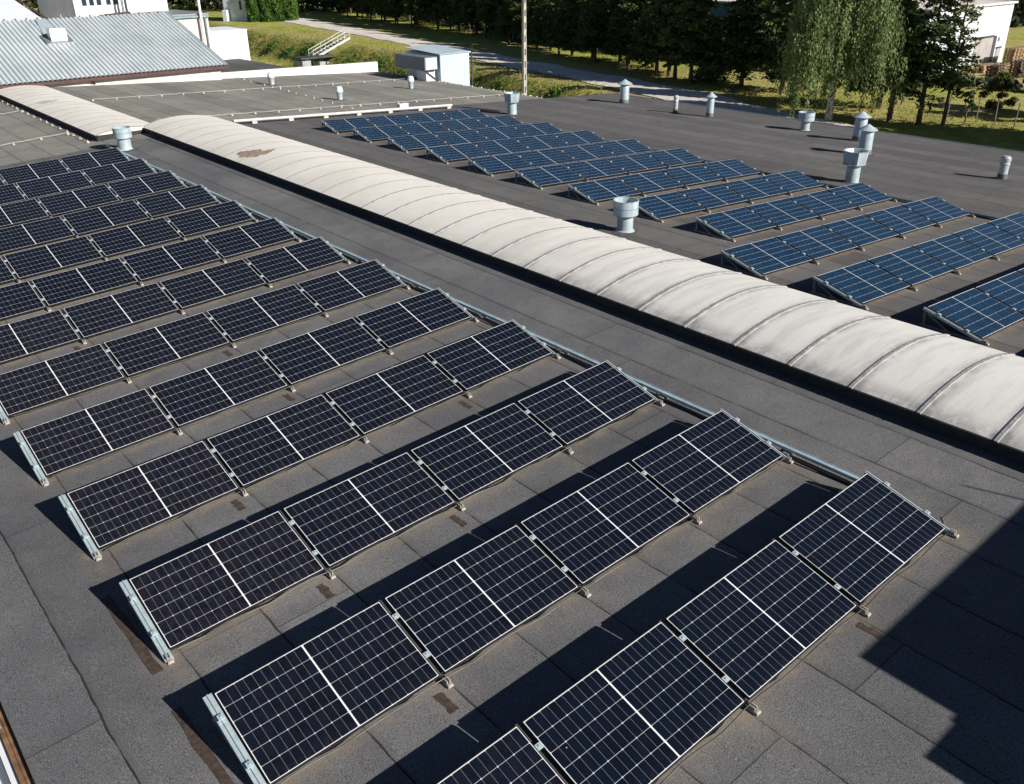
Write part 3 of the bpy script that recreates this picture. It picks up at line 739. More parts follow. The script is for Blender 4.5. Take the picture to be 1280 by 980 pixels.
cone_vent('cone capped vent standing between its twin and the octagonal vent', 18.2, 13.16, .225, .33, 1.05)
def oct_vent(label, x, y, r, ro, h, wire_):
    t = thing('hooded_vent', label, 'roof vent', (x, y, zroof(x)), .35, 'octagonal hooded roof vents')
    b = MB(); b.lathe([(r, -.03), (r*.97, h*.62)], 24); b.build('pipe', M['galv'], t, True)
    b = MB(); b.lathe([(r, h*.55), (ro*.86, h*.60), (ro*.88, h*.66), (ro, h*.98), (ro*1.03, h), (ro*.9, h), (ro*.72, h*.72), (r*.8, h*.68)], 8, cap1=True, ph=.5); b.build('hood', M['galv'], t)
    b = MB(); b.lathe([(ro*.87, h*.60), (ro*.95, h*.585), (ro*.87, h*.575)], 8, ph=.5); b.build('hood_skirt', M['galv_dark'], t)
    b = MB(); b.lathe([(r*.75, h*.66), (r*.8, h*.86), (.02, h*.93)], 12, cap1=True); b.build('inner_cone', M['galv'], t, True)
    if wire_:
        b = MB(); b.tube([(-ro*.9, 0, h*.7), (-ro*.8, -.05, h*.4), (-r-.01, -.03, h*.25)], .008, 5); b.build('guy_wire', M['cable'], t)
    flashing(t, x, r*1.8)
oct_vent('octagonal hooded vent by the middle of the right panel rows', 13.17, 10.68, .205, .375, .95, True)
oct_vent('octagonal hooded vent behind the farthest row of blue panels', 13.78, 27.32, .21, .35, .90, True)
def flue(label, x, y, r, h):
    t = thing('steel_flue', label, 'flue', (x, y, zroof(x)), 0, 'short stainless flues')
    b = MB(); b.lathe([(r*1.12, -.02), (r*1.08, .17), (r, .18)], 20); b.build('collar', M['galv_band'], t, True)
    b = MB(); b.lathe([(r, .10), (r, h*.62)], 20); b.build('pipe', M['chrome'], t, True)
    b = MB(); b.lathe([(r, h*.62), (r*1.1, h*.64), (r*1.1, h*.70), (r*.95, h*.73), (r*.95, h*.76), (r*1.12, h*.78), (r*1.12, h*.92), (r*.7, h)], 20, cap1=True); b.build('cowl', M['chrome'], t, True)
    flashing(t, x, r*2.4)
flue('stainless flue between two cone capped vents on the far roof edge', 20.81, 24.07, .105, .77)
flue('stainless flue alone on the bare roof at far right', 17.85, 8.25, .135, .72)
def vase(label, x, y, r, h):
    t = thing('roof_cowl', label, 'roof vent', (x, y, zroof(x)), 0, 'small vase shaped cowls on the old roof')
    b = MB(); b.lathe([(r*.75, -.02), (r*.72, h*.1), (r*.80, h*.45), (r, h*.60)], 18); b.build('neck', M['galv'], t, True)
    b = MB(); b.lathe([(r*1.02, h*.60), (r*1.05, h*.70), (r*.92, h*.82), (r*.78, h*.97), (r*.5, h)], 18, cap1=True); b.build('cap', M['white_steel'], t, True)
    flashing(t, x, r*1.6)
vase('small vase shaped cowl farthest back, beside the parapet', 9.9, 42.34, .19, .64)
vase('small vase shaped cowl in the middle of the old roof wires', 9.78, 35.1, .17, .61)
vase('small vase shaped cowl nearest the grey sheet metal shed', 15.45, 37.56, .17, .64)

# ------------------------------------------------------------------ eave gutter, lower left
gt = thing('eave_gutter', 'rusty eave flashing and pale gutter at the near left roof edge', 'gutter')
zz = zroof(XW)
b = MB(); b.box(XW-.10, -9, zz-.10, XW-.06, 29.4, zz-.055); b.box(XW-.055, -9, zz-.09, XW-.002, 29.4, zz-.05); b.build('flashing', M['rusty'], gt)
b = MB(); b.box(XW-.16, -9, zz-.13, XW-.105, 29.4, zz-.085); b.box(XW-.30, -9, zz-.20, XW-.165, 29.4, zz-.19); b.box(XW-.315, -9, zz-.20, XW-.302, 29.4, zz-.10); b.build('gutter_lip', M['white_steel'], gt)
b = MB(); b.box(XW-.09, 0, zz-.054, XW-.07, .06, zz-.03); bme = b.mesh('bracket', M['alu_dark'])
for k in range(38): link('bracket', bme, gt).location = (0, -8.5+k, 0)

# ------------------------------------------------------------------ corrugated metal roof building
mb = thing('metal_roofed_building', 'white building under a pale corrugated metal roof with brown gutter', 'building', (0, 46.7, 0))
EY, EZ, RYY, RZ = 45.6-46.7, .31, 53.2-46.7, 2.62
XA, XB = -24.0, 9.0
def corr(b, xa, xb, P0, P1, pitch=.225, dep=.045, th=.0):
    (ya, za), (yb, zb) = P0, P1; x = xa; prof = []
    while x < xb-1e-6:
        for q, h in ((0, 0), (.30, 0), (.42, 1), (.83, 1), (.95, 0)): prof.append((x+q*pitch, h*dep))
        x += pitch
    prof.append((xb, 0))
    v = []; 
    for (px, h) in prof: v += [(px, ya, za+h), (px, yb, zb+h)]
    b.add(v, [(2*i, 2*i+2, 2*i+3, 2*i+1) for i in range(len(prof)-1)])
M['corr'] = None
def corr_mat():
    m = NT('corrugated_zinc'); x, y, z = m.xyz()
    n = m.noise(.5, 4, .6); s_ = m.noise(1.0, 4, .7, vec=m.mapv((3, .25, 1)))
    c = m.mix(m.ramp(n, .3, .7), (.54, .61, .63), (.67, .72, .74)); c = m.mix(m.m_('MULTIPLY', m.ramp(s_, .45, .75), .35), c, (.36, .36, .35))
    fr = m.m_('FRACT', m.m_('DIVIDE', m.m_('ADD', x, 24.0), .225))
    pan = m.m_('SUBTRACT', 1.0, m.ramp(m.m_('ABSOLUTE', m.m_('SUBTRACT', fr, .12)), .10, .17))
    c = m.mix(m.m_('MULTIPLY', pan, .80), c, (.085, .11, .125))            # valleys of the sheet darkened
    m.col(c); m.rough(.5); m.metal(.15); return m.m
M['corr'] = corr_mat()
b = MB(); corr(b, XA, XB, (EY, EZ), (RYY, RZ)); corr(b, XA, XB, (RYY+6.4, EZ), (RYY, RZ)); b.build('roof', M['corr'], mb)
b = MB(); b.box(XA+.3, -.92, -9.4, XB-.35, 12.6, EZ-.02)
b.add([(XB-.35, 0, EZ), (XB-.35, 12.6, EZ), (XB-.35, RYY, RZ-.06)], [(0, 1, 2)]); b.build('wall', M['white_old'], mb)
b = MB(); b.box(XA, EY-.10, EZ-.16, XB+.02, EY-.02, EZ-.03); b.box(XA, EY-.02, EZ-.05, XB, .02, EZ-.02)
b.tube([(1.9, EY-.05, EZ-.15), (2.1, EY+.3, EZ-.42), (2.3, -.05, EZ-.62)], .05, 8); b.build('gutter', M['brown_steel'], mb)
b = MB(); n = 30
for k in range(60): b.box(XA+k*.55, RYY-.05, RZ+.02, XA+k*.55+.08, RYY+.05, RZ+.10)
b.build('ridge_clip', M['dark_steel'], mb)
b = MB(); b.bar((XB+.02, EY, EZ+.03), (XB+.02, RYY, RZ+.03), .05, .07); b.build('verge_trim', M['galv_dark'], mb)
hy, hz = 49.9-46.7, EZ+(49.9-45.6)*(RZ-EZ)/(RYY-EY)
b = MB(); b.add([(1.25, hy-.15, hz+.06), (2.6, hy-.15, hz+.06), (2.6, hy+.95, hz+.38), (1.25, hy+.95, hz+.38), (1.25, hy-.15, hz-.1), (2.6, hy-.15, hz-.1), (2.6, hy+.95, hz+.2), (1.25, hy+.95, hz+.2)],
                [(0, 1, 2, 3), (0, 4, 5, 1), (1, 5, 6, 2), (2, 6, 7, 3), (3, 7, 4, 0)])
fl = b.build('hatch_flashing', M['alu_dark'], mb)
b = MB(); b.bbox(1.55, hy+.05, hz, 2.35, hy+.65, hz+.72, .05); b.build('roof_hatch', M['white_steel'], fl)
b = MB(); b.add([(1.45, hy+.9, hz+.36), (2.3, hy+.9, hz+.36), (2.25, RYY-.2, RZ+.02), (1.75, RYY-.2, RZ+.02)], [(0, 1, 2, 3)]); b.build('flat_sheet', M['galv'], mb)

# buildings behind it
wh = thing('white_roofed_hall', 'large hall with smooth bright white roof behind the corrugated roof', 'building', (0, 58, 0))
b = MB(); b.add([(-40, -1, 1.15), (4.6, -1, 1.15), (4.6, 13, 3.3), (-40, 13, 3.3), (-40, -1, 1.0), (4.6, -1, 1.0), (4.6, 13, 3.1), (-40, 13, 3.1)], [(0, 1, 2, 3), (0, 4, 5, 1), (1, 5, 6, 2), (2, 6, 7, 3), (3, 7, 4, 0)]); b.build('roof', M['white_steel'], wh)
b = MB(); b.box(-39.8, 0, -9.4, 4.4, 25, 1.05); b.add([(4.4, 0, 1), (4.4, 12.8, 1), (4.4, 12.8, 3.1)], [(0, 1, 2)]); b.build('wall', M['white_wall'], wh)
b = MB(); b.bar((4.75, -1, 1.22), (4.75, 13, 3.4), .08, .10); b.build('verge_trim', M['brown_steel'], wh)
pr = thing('pipe_run', 'thin dark pipe with stubs along the edge of the white roof', 'pipe', (5.2, 57.5, 1.4))
b = MB(); b.tube([(-2.6, -1.5, .35), (-.5, -.8, .75), (1.6, 0, 1.05), (3.3, .6, 1.1)], .05, 6); b.build('pipe', M['brown_steel'], pr)
for k in range(6):
    b = MB(); x = -2.2+k*1.0; b.tube([(x, -1.3+.36*k, -.6), (x, -1.3+.36*k, 1.05+.2*(k % 2))], .03, 6); b.build('stub', M['galv'], pr)
off = thing('white_office_block', 'white plastered block with small dark windows beyond the corrugated ridge', 'building', (10.6, 65, 0))
b = MB(); b.box(-3.4, 0, -9.4, 2.9, 9, 6.0); b.build('wall', M['white_wall'], off)
for k in range(5):
    fb = MB(); xa = -2.9+k*.48+(.15 if k > 2 else 0)
    fb.box(xa, -.03, 2.62, xa+.36, -.002, 4.0); f_ = fb.build('window', M['white_steel'], off)
    gb = MB(); gb.box(xa+.03, -.05, 2.66, xa+.33, -.032, 3.96); gb.build('pane', M['glass_dark'], f_)
b = MB(); b.box(1.2, -.03, 1.7, 2.4, -.003, 2.6); b.box(-3.4, -.06, .9, 2.9, -.004, 1.05); b.build('plaster_band', M['white_old'], off)
dp = thing('flue_pair', 'pair of dark metal pipes rising against the white office block', 'pipe', (10.1, 64.2, -1))
for k in range(2):
    b = MB(); b.tube([(k*.22, 0, 0), (k*.22+.02, 0, 6.5)], .085, 8); b.build('pipe', M['dark_steel'] if k else M['galv_dark'], dp, True)
an = thing('white_annex', 'lower weathered white annex with dark capped parapet right of the corrugated roof', 'building', (12.4, 60, 0))
b = MB(); b.box(-3.2, 0, -9.4, 1.85, 6, 2.0); b.build('wall', M['white_old'], an)
b = MB(); b.box(-3.25, -.06, 2.002, 1.9, 6.05, 2.10); b.build('coping', M['alu_dark'], an)
b = MB(); b.tube([(1.6, -.10, 1.95), (1.6, -.10, -3)], .06, 8); b.box(-3.2, -.16, 1.86, 1.85, -.062, 1.98); b.build('downpipe', M['galv_dark'], an)
b = MB(); b.box(-1.0, -.05, .4, -.2, -.003, 1.3); wf = b.build('window', M['alu_dark'], an)
b = MB(); b.box(-.93, -.07, .46, -.27, -.052, 1.24); b.build('pane', M['glass_dark'], wf)
pm = thing('white_mast', 'slim white mast standing by the annex wall', 'mast', (13.65, 59.7, -1.5))
b = MB(); b.tube([(0, 0, 1.5), (0, 0, 6.5)], .085, 10); b.build('post', M['white_steel'], pm, True)
b = MB(); b.tube([(0, 0, 0), (0, 0, 1.52)], .10, 10); b.build('base', M['dark_steel'], pm, True)
wb = thing('white_cube_building', 'plain bright white cube building beside the grassy bank', 'building', (20, 70, 0))
b = MB(); b.box(-1.7, 0, -9.4, 1.45, 4, .12); b.build('wall', M['white_wall'], wb)
b = MB(); b.box(-.9, -.03, -1.9, .1, -.003, -1.05); b.build('hatch_frame', M['white_old'], wb)
b = MB(); b.box(-1.75, -.05, .122, 1.5, 4.05, .17); b.build('coping', M['white_steel'], wb)
lr = thing('low_dark_roof', 'low annex with flat dark grey roof behind the parapet', 'building', (16, 60, -2))
b = MB(); b.box(-8, -12, -.15, 4.4, 9.9, 0); b.build('roof', M['felt_low'], lr)
b = MB(); b.box(-7.8, -11.8, -7.4, 4.2, 9.7, -.152); b.build('wall', M['white_old'], lr)

# sheet metal shed with cooling unit at the roof edge
sh = thing('sheet_metal_shed', 'pale blue corrugated sheet metal shed at the edge of the old roof', 'shed', (19.15, 40.0, 0))
b = MB(); v = []; prof = []
x = 0.0
while x < 2.02:
    for q, h in ((0, 0), (.05, .02), (.14, .02), (.19, 0)): prof.append((min(x+q, 2.05), -h))
    x += .24
prof.append((2.06, 0)); 
for px, h in prof: v += [(px, h, -9.3), (px, h, .46)]
b.add(v, [(2*i, 2*i+2, 2*i+3, 2*i+1) for i in range(len(prof)-1)])
b.box(0, .02, -9.3, 2.06, 3.4, .45); b.build('wall', M['pale_sheet'], sh)
b = MB(); b.add([(-.08, -.08, .47), (2.16, -.08, .47), (2.16, 3.5, .62), (-.08, 3.5, .62), (-.08, -.08, .50), (2.16, -.08, .50), (2.16, 3.5, .65), (-.08, 3.5, .65)], [(4, 5, 6, 7), (0, 1, 5, 4), (1, 2, 6, 5), (3, 0, 4, 7)]); b.build('roof', M['pale_sheet'], sh)
b = MB(); b.tube([(2.22, -.05, -3), (2.22, -.05, .45)], .045, 8); b.build('downpipe', M['dark_steel'], sh)
cu = thing('cooling_unit', 'grey boxed air duct unit carried on a bracket beside the metal shed', 'air unit', (18.5, 40.1, 0))
b = MB(); b.bbox(-.35, 0, -.32, .52, 3.0, .38, .02); b.build('casing', M['duct_grey'], cu)
b = MB(); b.box(-.30, -.025, -.28, .48, -.002, .34); b.build('front_panel', M['pale_sheet'], cu)
b = MB(); b.bar((-.2, .2, -.34), (.5, .2, -.85), .06, .06); b.box(-.3, .1, -.36, .5, .18, -.322); b.build('bracket', M['dark_steel'], cu)
b = MB(); b.bbox(-.1, .25, -.95, .5, 1.2, -.36, .03); b.build('duct', M['white_steel'], cu)

# ------------------------------------------------------------------ back yard: stairs, canopy, pump house, pole
st = thing('steel_stairs', 'pale steel outdoor stairs with handrails climbing the grassy bank', 'stairs', (51.4, 116, -7.75))
b = MB(); TX, TZ = 6.1, 2.35
for sy in (-.65, .65): b.bar((0, sy, 0), (TX, sy, TZ), .06, .30)
b.build('stringer', M['rail_white'], st)
b = MB()
for k in range(11): x = TX*(k+.5)/11; z = TZ*(k+.5)/11+.05; b.box(x-.20, -.62, z, x+.16, .62, z+.05)
b.build('tread', M['rail_white'], st)
for sy in (-.66, .66):
    b = MB(); b.tube([(0, sy, 1.1), (TX, sy, TZ+1.1)], .045, 6); b.tube([(0, sy, .6), (TX, sy, TZ+.6)], .03, 6)
    for k in range(4): x = TX*k/3; b.tube([(x, sy, TZ*k/3), (x, sy, TZ*k/3+1.1)], .04, 6)
    b.build('handrail', M['rail_white'], st)
cn = thing('canopy_shelter', 'small dark roofed shelter at the foot of the steel stairs', 'shelter', (51.5, 114.6, -9.2))
b = MB(); b.box(-3.2, -1.5, 1.75, 2.6, 1.2, 1.92); b.build('roof', M['dark_steel'], cn)
for x in (-3.0, 2.4):
    for y in (-1.3, 1.0):
        b = MB(); b.tube([(x, y, 0), (x, y, 1.75)], .06, 6); b.build('post', M['dark_steel'], cn)
for q in ((-2.9, -1.2, 0, -1.6, .9, 1.5), (-.2, -1.1, 0, .7, .9, 1.2), (.9, -1.2, 0, 2.3, .9, 1.1)):
    b = MB(); b.bbox(*q, .03); b.build('cabinet', M['grey_paint'], cn)
ph = thing('pump_house', 'pale blue rendered utility house beside the clipped conifers', 'building', (65.0, 169.5, -6))
def rotz(o, a): o.rotation_euler = (0, 0, a)
b = MB(); b.box(-2.6, 0, -.5, 2.6, 6, 6.5); b.build('wall', M['blue_wall'], ph)
b = MB(); b.box(-2.9, -.3, 6.5, 2.9, 6.3, 6.8); b.build('roof', M['white_steel'], ph)
b = MB(); b.box(.9, -.03, 2.0, 1.4, -.002, 3.6); b.build('window', M['glass_dark'], ph)
b = MB(); b.box(-2.3, -1.1, -.3, -1.4, -.05, 2.0); b.build('meter_box', M['white_steel'], ph)
rotz(ph, R(-58))
pl = thing('utility_pole', 'tall slotted concrete utility pole on the grassy bank', 'pole', (39.4, 56.2, -9.2))
b = MB(); 
for k in range(26):
    z0_, z1_ = k*.5, (k+1)*.5; w0 = .19-.003*k
    if k % 2: b.box(-w0, -.13, z0_, w0, .13, z1_)
    else: b.box(-w0, -.13, z0_, -w0*.45, .13, z1_); b.box(w0*.45, -.13, z0_, w0, .13, z1_)
b.box(-.06, -.02, 0, .06, .02, 13); b.build('shaft', M['concrete'], pl)
b = MB(); b.box(-1.2, -.08, 12.2, 1.2, .08, 12.36); b.build('crossarm', M['concrete'], pl)

# ------------------------------------------------------------------ white factory hall behind the trees
fh = thing('white_steel_hall', 'white clad warehouse with a grey gate behind the trees at right', 'building', (77.5, 41, -6))
b = MB(); b.box(0, 0, -.3, 18, 62, 5.9); b.build('wall', [M['teal_wall']], fh)
b = MB(); x = 0.0; v = []; prof = []
while x < 17.9:
    for q, h in ((0, 0), (.08, .03), (.5, .03), (.58, 0)): prof.append((min(x+q, 18.0), -h))
    x += .7
for px, h in prof: v += [(px, h-.03, -.2), (px, h-.03, 6.1)]
b.add(v, [(2*i, 2*i+2, 2*i+3, 2*i+1) for i in range(len(prof)-1)]); b.build('cladding', M['clad'], fh)
b = MB(); b.add([(-.3, -.3, 6.12), (18.3, -.3, 6.12), (18.3, 62.3, 6.12), (-.3, 62.3, 6.12), (-.3, -.3, 5.92), (18.3, -.3, 5.92), (18.3, 62.3, 5.92), (-.3, 62.3, 5.92), ], [(0, 1, 2, 3), (0, 4, 5, 1), (1, 5, 6, 2), (2, 6, 7, 3), (3, 7, 4, 0)]); b.build('roof', M['white_old'], fh)
b = MB(); b.box(10.6, -.12, -.2, 14.6, -.065, 2.75); g_ = b.build('gate', M['door_grey'], fh)
b = MB(); b.box(14.62, -.16, -.2, 15.3, -.065, 2.85); b.box(10.4, -.16, 2.76, 14.62, -.065, 2.95); b.build('gate_jamb', M['dark_steel'], g_)
b = MB(); b.box(15.9, -.12, -.2, 16.9, -.065, 1.5); dr = b.build('door', M['door_grey'], fh)
b = MB(); b.box(15.75, -.13, 1.502, 17.05, -.066, 1.68); b.build('door_frame', M['dark_steel'], dr)
b = MB(); b.bbox(15.9, -.25, 2.3, 16.2, -.066, 2.7, .04); b.build('wall_lamp', M['white_wall'], fh)

def pallet_mesh(mat, n, seed):
    rnd = random.Random(seed); b = MB()
    for k in range(n):
        z = k*.15; dx, dy = rnd.uniform(-.05, .05), rnd.uniform(-.05, .05)
        for i in range(5): b.box(-.6+i*.28+dx, -.4+dy, z+.115, -.6+i*.28+.12+dx, .4+dy, z+.138)
        for i in range(3): b.box(-.6+dx, -.4+i*.35+dy, z+.09, .62+dx, -.4+i*.35+.1+dy, z+.114)
        for i in range(3):
            for j in range(3): b.box(-.6+i*.52+dx, -.4+j*.35+dy, z, -.6+i*.52+.14+dx, -.4+j*.35+.1+dy, z+.089)
    return b
for nm, x, y, n, mt, lab in (('a', 92.2, 38.6, 12, 'wood', 'left of two tall pale pallet stacks before the white hall door'), ('b', 94.0, 38.4, 12, 'wood', 'right of two tall pale pallet stacks before the white hall door'),
                        ('c', 85.6, 38.2, 5, 'wood', 'low pale pallet stack in front of the grey gate'), ('d', 88.2, 37.4, 4, 'wood', 'lowest pale pallet stack right of the grey gate'),
                        ('e', 80.2, 35.0, 9, 'wood_dark', 'dark weathered pallet stack nearest the sparse tree'), ('f', 84.0, 34.4, 10, 'wood_dark', 'dark weathered pallet stack in the middle of the yard'), ('g', 87.0, 33.8, 9, 'wood_dark', 'dark weathered pallet stack at right in the tree shade')):
    t = thing('pallet_stack', lab, 'pallets', (x, y, gz(x, y)), R(random.uniform(-8, 8)), 'pallet stacks in the hall yard')
    o = pallet_mesh(M[mt], n, ord(nm)).build('pallet', M[mt], t); o.scale = (1.35, 1.35, 1)
    if n < 6: o.scale = (2.2, 1.4, 1)

# ------------------------------------------------------------------ trees
def quads(P, size, rnd, flat=None, droop=0.0):
    """leaf clump faces: P (n,3) centres, random orientation"""
    n = len(P); a = rnd.normal(size=(n, 3)); 
    if flat is not None: a[:, 2] *= flat
    a /= np.linalg.norm(a, axis=1)[:, None]+1e-9
    c = rnd.normal(size=(n, 3)); u = np.cross(a, c); u /= np.linalg.norm(u, axis=1)[:, None]+1e-9
    s_ = (size*rnd.uniform(.55, 1.35, n))[:, None] if np.isscalar(size) else size[:, None]
    a = a*s_; u = u*s_*.55
    V = np.stack([P-a, P+u*.9-a*.1, P+a, P-u*.9+a*.15], 1).reshape(-1, 3)
    if droop: V[2::4, 2] -= droop*s_[:, 0]
    F = np.arange(4*n).reshape(n, 4)
    return V, F
def np_mesh(name, V, F, mat):
    me = bpy.data.meshes.new(name); me.from_pydata(V.tolist(), [], F.tolist()); me.materials.append(mat); me.update(); return me
def trunk_mesh(h, r0, mat, bend=.15, limbs=None, seed=0, r1=None):
    rnd = random.Random(seed); b = MB(); n = 8
    pts = [(bend*math.sin(k*.9+seed)*k/n, bend*math.cos(k*1.3+seed)*k/n, h*k/n-.3*(k == 0)) for k in range(n+1)]
    b.tube(pts, [max(.02, r0*(1-.92*k/n)*(1.25 if k == 0 else 1)) for k in range(n+1)], 8)
    for (p, q, r) in (limbs or []):
        m_ = Vector(p).lerp(Vector(q), .5)+Vector((0, 0, -.05)); b.tube([p, m_, q], [r, r*.6, r*.2], 5)
    return b.mesh('trunk', mat, True)
def spruce(h, rad, z0, seed, mat='needle', nq=15000, size=.21, r0=.2, dens=1.8, bare=.0):
    rnd = np.random.default_rng(seed); P = []; limbs = []
    z = z0; 
    while z < h-.25:
        q = (z-z0)/(h-z0); r = rad*(1-q)**.85*(.8+.4*rnd.random())+.12; nb = int(6+3*rnd.random())
        for k in range(nb):
            if rnd.random() < bare: continue
            a = rnd.random()*6.283; rl_ = r*rnd.uniform(.65, 1.15); dz = -.28*rl_*rnd.uniform(.4, 1.3)
            limbs.append(((0, 0, z), (math.cos(a)*rl_*.8, math.sin(a)*rl_*.8, z+dz*.8), .03))
            m = max(4, int(rl_*24*dens)); t = rnd.random(m)**.6
            side = rnd.normal(0, .17, m)*rl_*(.35+.65*t)
            x = np.cos(a)*rl_*t-np.sin(a)*side; y = np.sin(a)*rl_*t+np.cos(a)*side
            zz_ = z+dz*t**1.4+rnd.normal(0, .10, m)-.10*rnd.random(m)+.12*rl_*np.maximum(t-.8, 0)
            P.append(np.stack([x, y, zz_], 1))
        z += rnd.uniform(.30, .52)
    P = np.concatenate(P)
    if len(P) > nq: P = P[rnd.choice(len(P), nq, replace=False)]
    V, F = quads(P, size, rnd, flat=.45, droop=.3)
    return np_mesh('crown', V, F, M[mat]), trunk_mesh(h*.97, r0, M['bark'], .08, limbs[::3], seed)
def broad(h, rad, z0, seed, mat='leaf', nq=13000, size=.185, r0=.2, ncl=70, bark='bark'):
    rnd = np.random.default_rng(seed); P = []; limbs = []
    for k in range(ncl):
        q = rnd.random(); z = z0+(h-z0)*q; prof = math.sin(math.pi*min(1, .12+.88*q)**.8)**.7
        a = rnd.random()*6.283; r = rad*prof*rnd.uniform(.25, 1.0)
        c = np.array([math.cos(a)*r, math.sin(a)*r, z]); s_ = rnd.uniform(.45, .95)*rad*.33
        m = int(nq/ncl); d = rnd.normal(size=(m, 3)); d /= np.linalg.norm(d, axis=1)[:, None]; d *= (rnd.random(m)**.45)[:, None]*s_*np.array([1, 1, .75])
        P.append(c+d); limbs.append(((0, 0, max(z0*.7, z-1.4)), tuple(c), .05))
    P = np.concatenate(P); V, F = quads(P, size, rnd)
    return np_mesh('crown', V, F, M[mat]), trunk_mesh(h*.9, r0, M[bark], .25, limbs[::2], seed)
def weeping(h, rad, seed):
    rnd = np.random.default_rng(seed); P = []; limbs = []; S_ = []
    nst = 1300
    for k in range(nst):
        a = rnd.random()*6.283; rr_ = rad*math.sqrt(rnd.random())*(.82+.3*math.sin(3*a+1)+.12*rnd.normal())
        rr_ = max(.15, rr_); top = h*(1-.42*(rr_/rad)**2)*rnd.uniform(.62, 1.0)
        low = rnd.uniform(.2, 2.4)+(rnd.random() < .3)*rnd.uniform(0, 4.5)
        ln = min(top-low, rnd.uniform(2.0, 6.5)); 
        if ln < .6: continue
        m = int(ln*19); t = np.sort(rnd.random(m)); sw = rnd.normal(0, .10, 2)
        x = math.cos(a)*rr_+sw[0]*t*ln*.5+rnd.normal(0, .12, m); y = math.sin(a)*rr_+sw[1]*t*ln*.5+rnd.normal(0, .12, m)
        P.append(np.stack([x, y, top-ln*t], 1))
        if k % 9 == 0: limbs.append(((0, 0, top*.72), (math.cos(a)*rr_, math.sin(a)*rr_, top), .05))
    P = np.concatenate(P); n = len(P)
    a = np.stack([rnd.normal(0, .35, n), rnd.normal(0, .35, n), -np.ones(n)], 1); a /= np.linalg.norm(a, axis=1)[:, None]
    c = rnd.normal(size=(n, 3)); u = np.cross(a, c); u /= np.linalg.norm(u, axis=1)[:, None]
    s_ = rnd.uniform(.07, .145, n)[:, None]; V = np.stack([P-a*s_, P+u*s_*.55, P+a*s_, P-u*s_*.55], 1).reshape(-1, 3)
    F = np.arange(4*n).reshape(n, 4)
    return np_mesh('crown', V, F, M['birch_leaf']), trunk_mesh(h*.92, .26, M['birch'], .3, limbs, seed)
def place(name, meshes, x, y, label, cat, group, rz=None, sc=1.0, z=None):
    t = thing(name, label, cat, (x, y, gz(x, y) if z is None else z), rz if rz is not None else random.uniform(0, 6.28), group)
    t.scale = (sc*random.uniform(.94, 1.06), sc*random.uniform(.94, 1.06), sc)
    link('crown', meshes[0], t); link('trunk', meshes[1], t); return t
SP = [spruce(13.5, 2.9, 2.3, 11), spruce(12.5, 2.6, 2.6, 12), spruce(14.5, 3.2, 2.0, 13)]
BR = [broad(12.5, 3.1, 2.6, 21), broad(11.5, 2.8, 2.9, 22)]
TRG = 'trees lining the far side of the gravel road'
sp_pos = [(71.8, 97.0, 0), (70.3, 89.5, 1), (67.9, 82.6, 0), (66.7, 79.0, 2), (66.8, 75.6, 1), (64.7, 73.1, 0), (66.2, 70.6, 2), (63.1, 66.4, 1), (64.6, 64.2, 0), (61.6, 61.0, 2), (59.8, 57.0, 1), (58.3, 53.8, 0)]
sp_pos = [q for p in [[a_, ((a_[0]+b_[0])/2+.5, (a_[1]+b_[1])/2, (a_[2]+1) % 3)] if a_[1]-b_[1] > 3.6 else [a_] for a_, b_ in zip(sp_pos, sp_pos[1:])] for q in p]+[sp_pos[-1]]
ORD2 = ['first', 'second', 'third', 'fourth', 'fifth', 'sixth', 'seventh', 'eighth', 'ninth', 'tenth', 'eleventh', 'twelfth', 'thirteenth', 'fourteenth', 'fifteenth', 'sixteenth', 'seventeenth', 'eighteenth', 'nineteenth', 'twentieth', 'twenty first', 'twenty second', 'twenty third', 'twenty fourth', 'twenty fifth', 'twenty sixth', 'twenty seventh', 'twenty eighth', 'twenty ninth', 'thirtieth']
for k, (x, y, v) in enumerate(sp_pos):
    place('spruce_tree', SP[v], x, y, 'dark spruce on the road edge, %s one left of the pale bush' % ORD2[len(sp_pos)-1-k], 'tree', TRG, sc=(.76+.24*k/(len(sp_pos)-1))*random.uniform(.95, 1.05))
br_pos = [(87.5, 163.1, 0), (84.5, 161.7, 1), (82.2, 149.4, 0), (81.3, 143.0, 1), (78.5, 134.8, 0), (77.0, 126.6, 1), (79.5, 121.0, 1), (75.9, 110.3, 0), (73.8, 103.7, 1)]
br_pos = [q for p in [[a_, ((a_[0]+b_[0])/2+.8, (a_[1]+b_[1])/2, (a_[2]+1) % 2)] if a_[1]-b_[1] > 3.6 else [a_] for a_, b_ in zip(br_pos, br_pos[1:])] for q in p]+[br_pos[-1]]
for k, (x, y, v) in enumerate(br_pos):
    place('broadleaf_tree', BR[v], x, y, 'olive broadleaf tree on the road edge, %s one left of the utility pole' % ORD2[len(br_pos)-1-k], 'tree', TRG, sc=random.uniform(.62, .74))
mid = [(59.8, 49.0, 2, 1.0, 'dark spruce just right of the pale bush'), (59.5, 44.4, 0, 1.05, 'dark spruce halfway between the pale bush and the weeping birch'), (55.6, 40.6, 1, 1.0, 'dark spruce directly left of the weeping birch'),
       (57.4, 33.9, 0, 1.0, 'dark spruce directly behind the right side of the weeping birch')]
for x, y, v, s_, lab in mid: place('spruce_tree', SP[v], x, y, lab, 'tree', TRG, sc=s_)
place('weeping_birch', weeping(13.5, 4.2, 31), 49.8, 33.6, 'weeping birch with hanging pale green strands and spotted white trunk', 'tree', None, rz=.6)
BB = spruce(6.2, 1.9, .4, 41, 'bright_leaf', 8000, .16, .1, 2.2)
place('young_conifer', BB, 60.6, 53.0, 'pale blue green young conifer lit by the sun among dark spruces', 'tree', None)
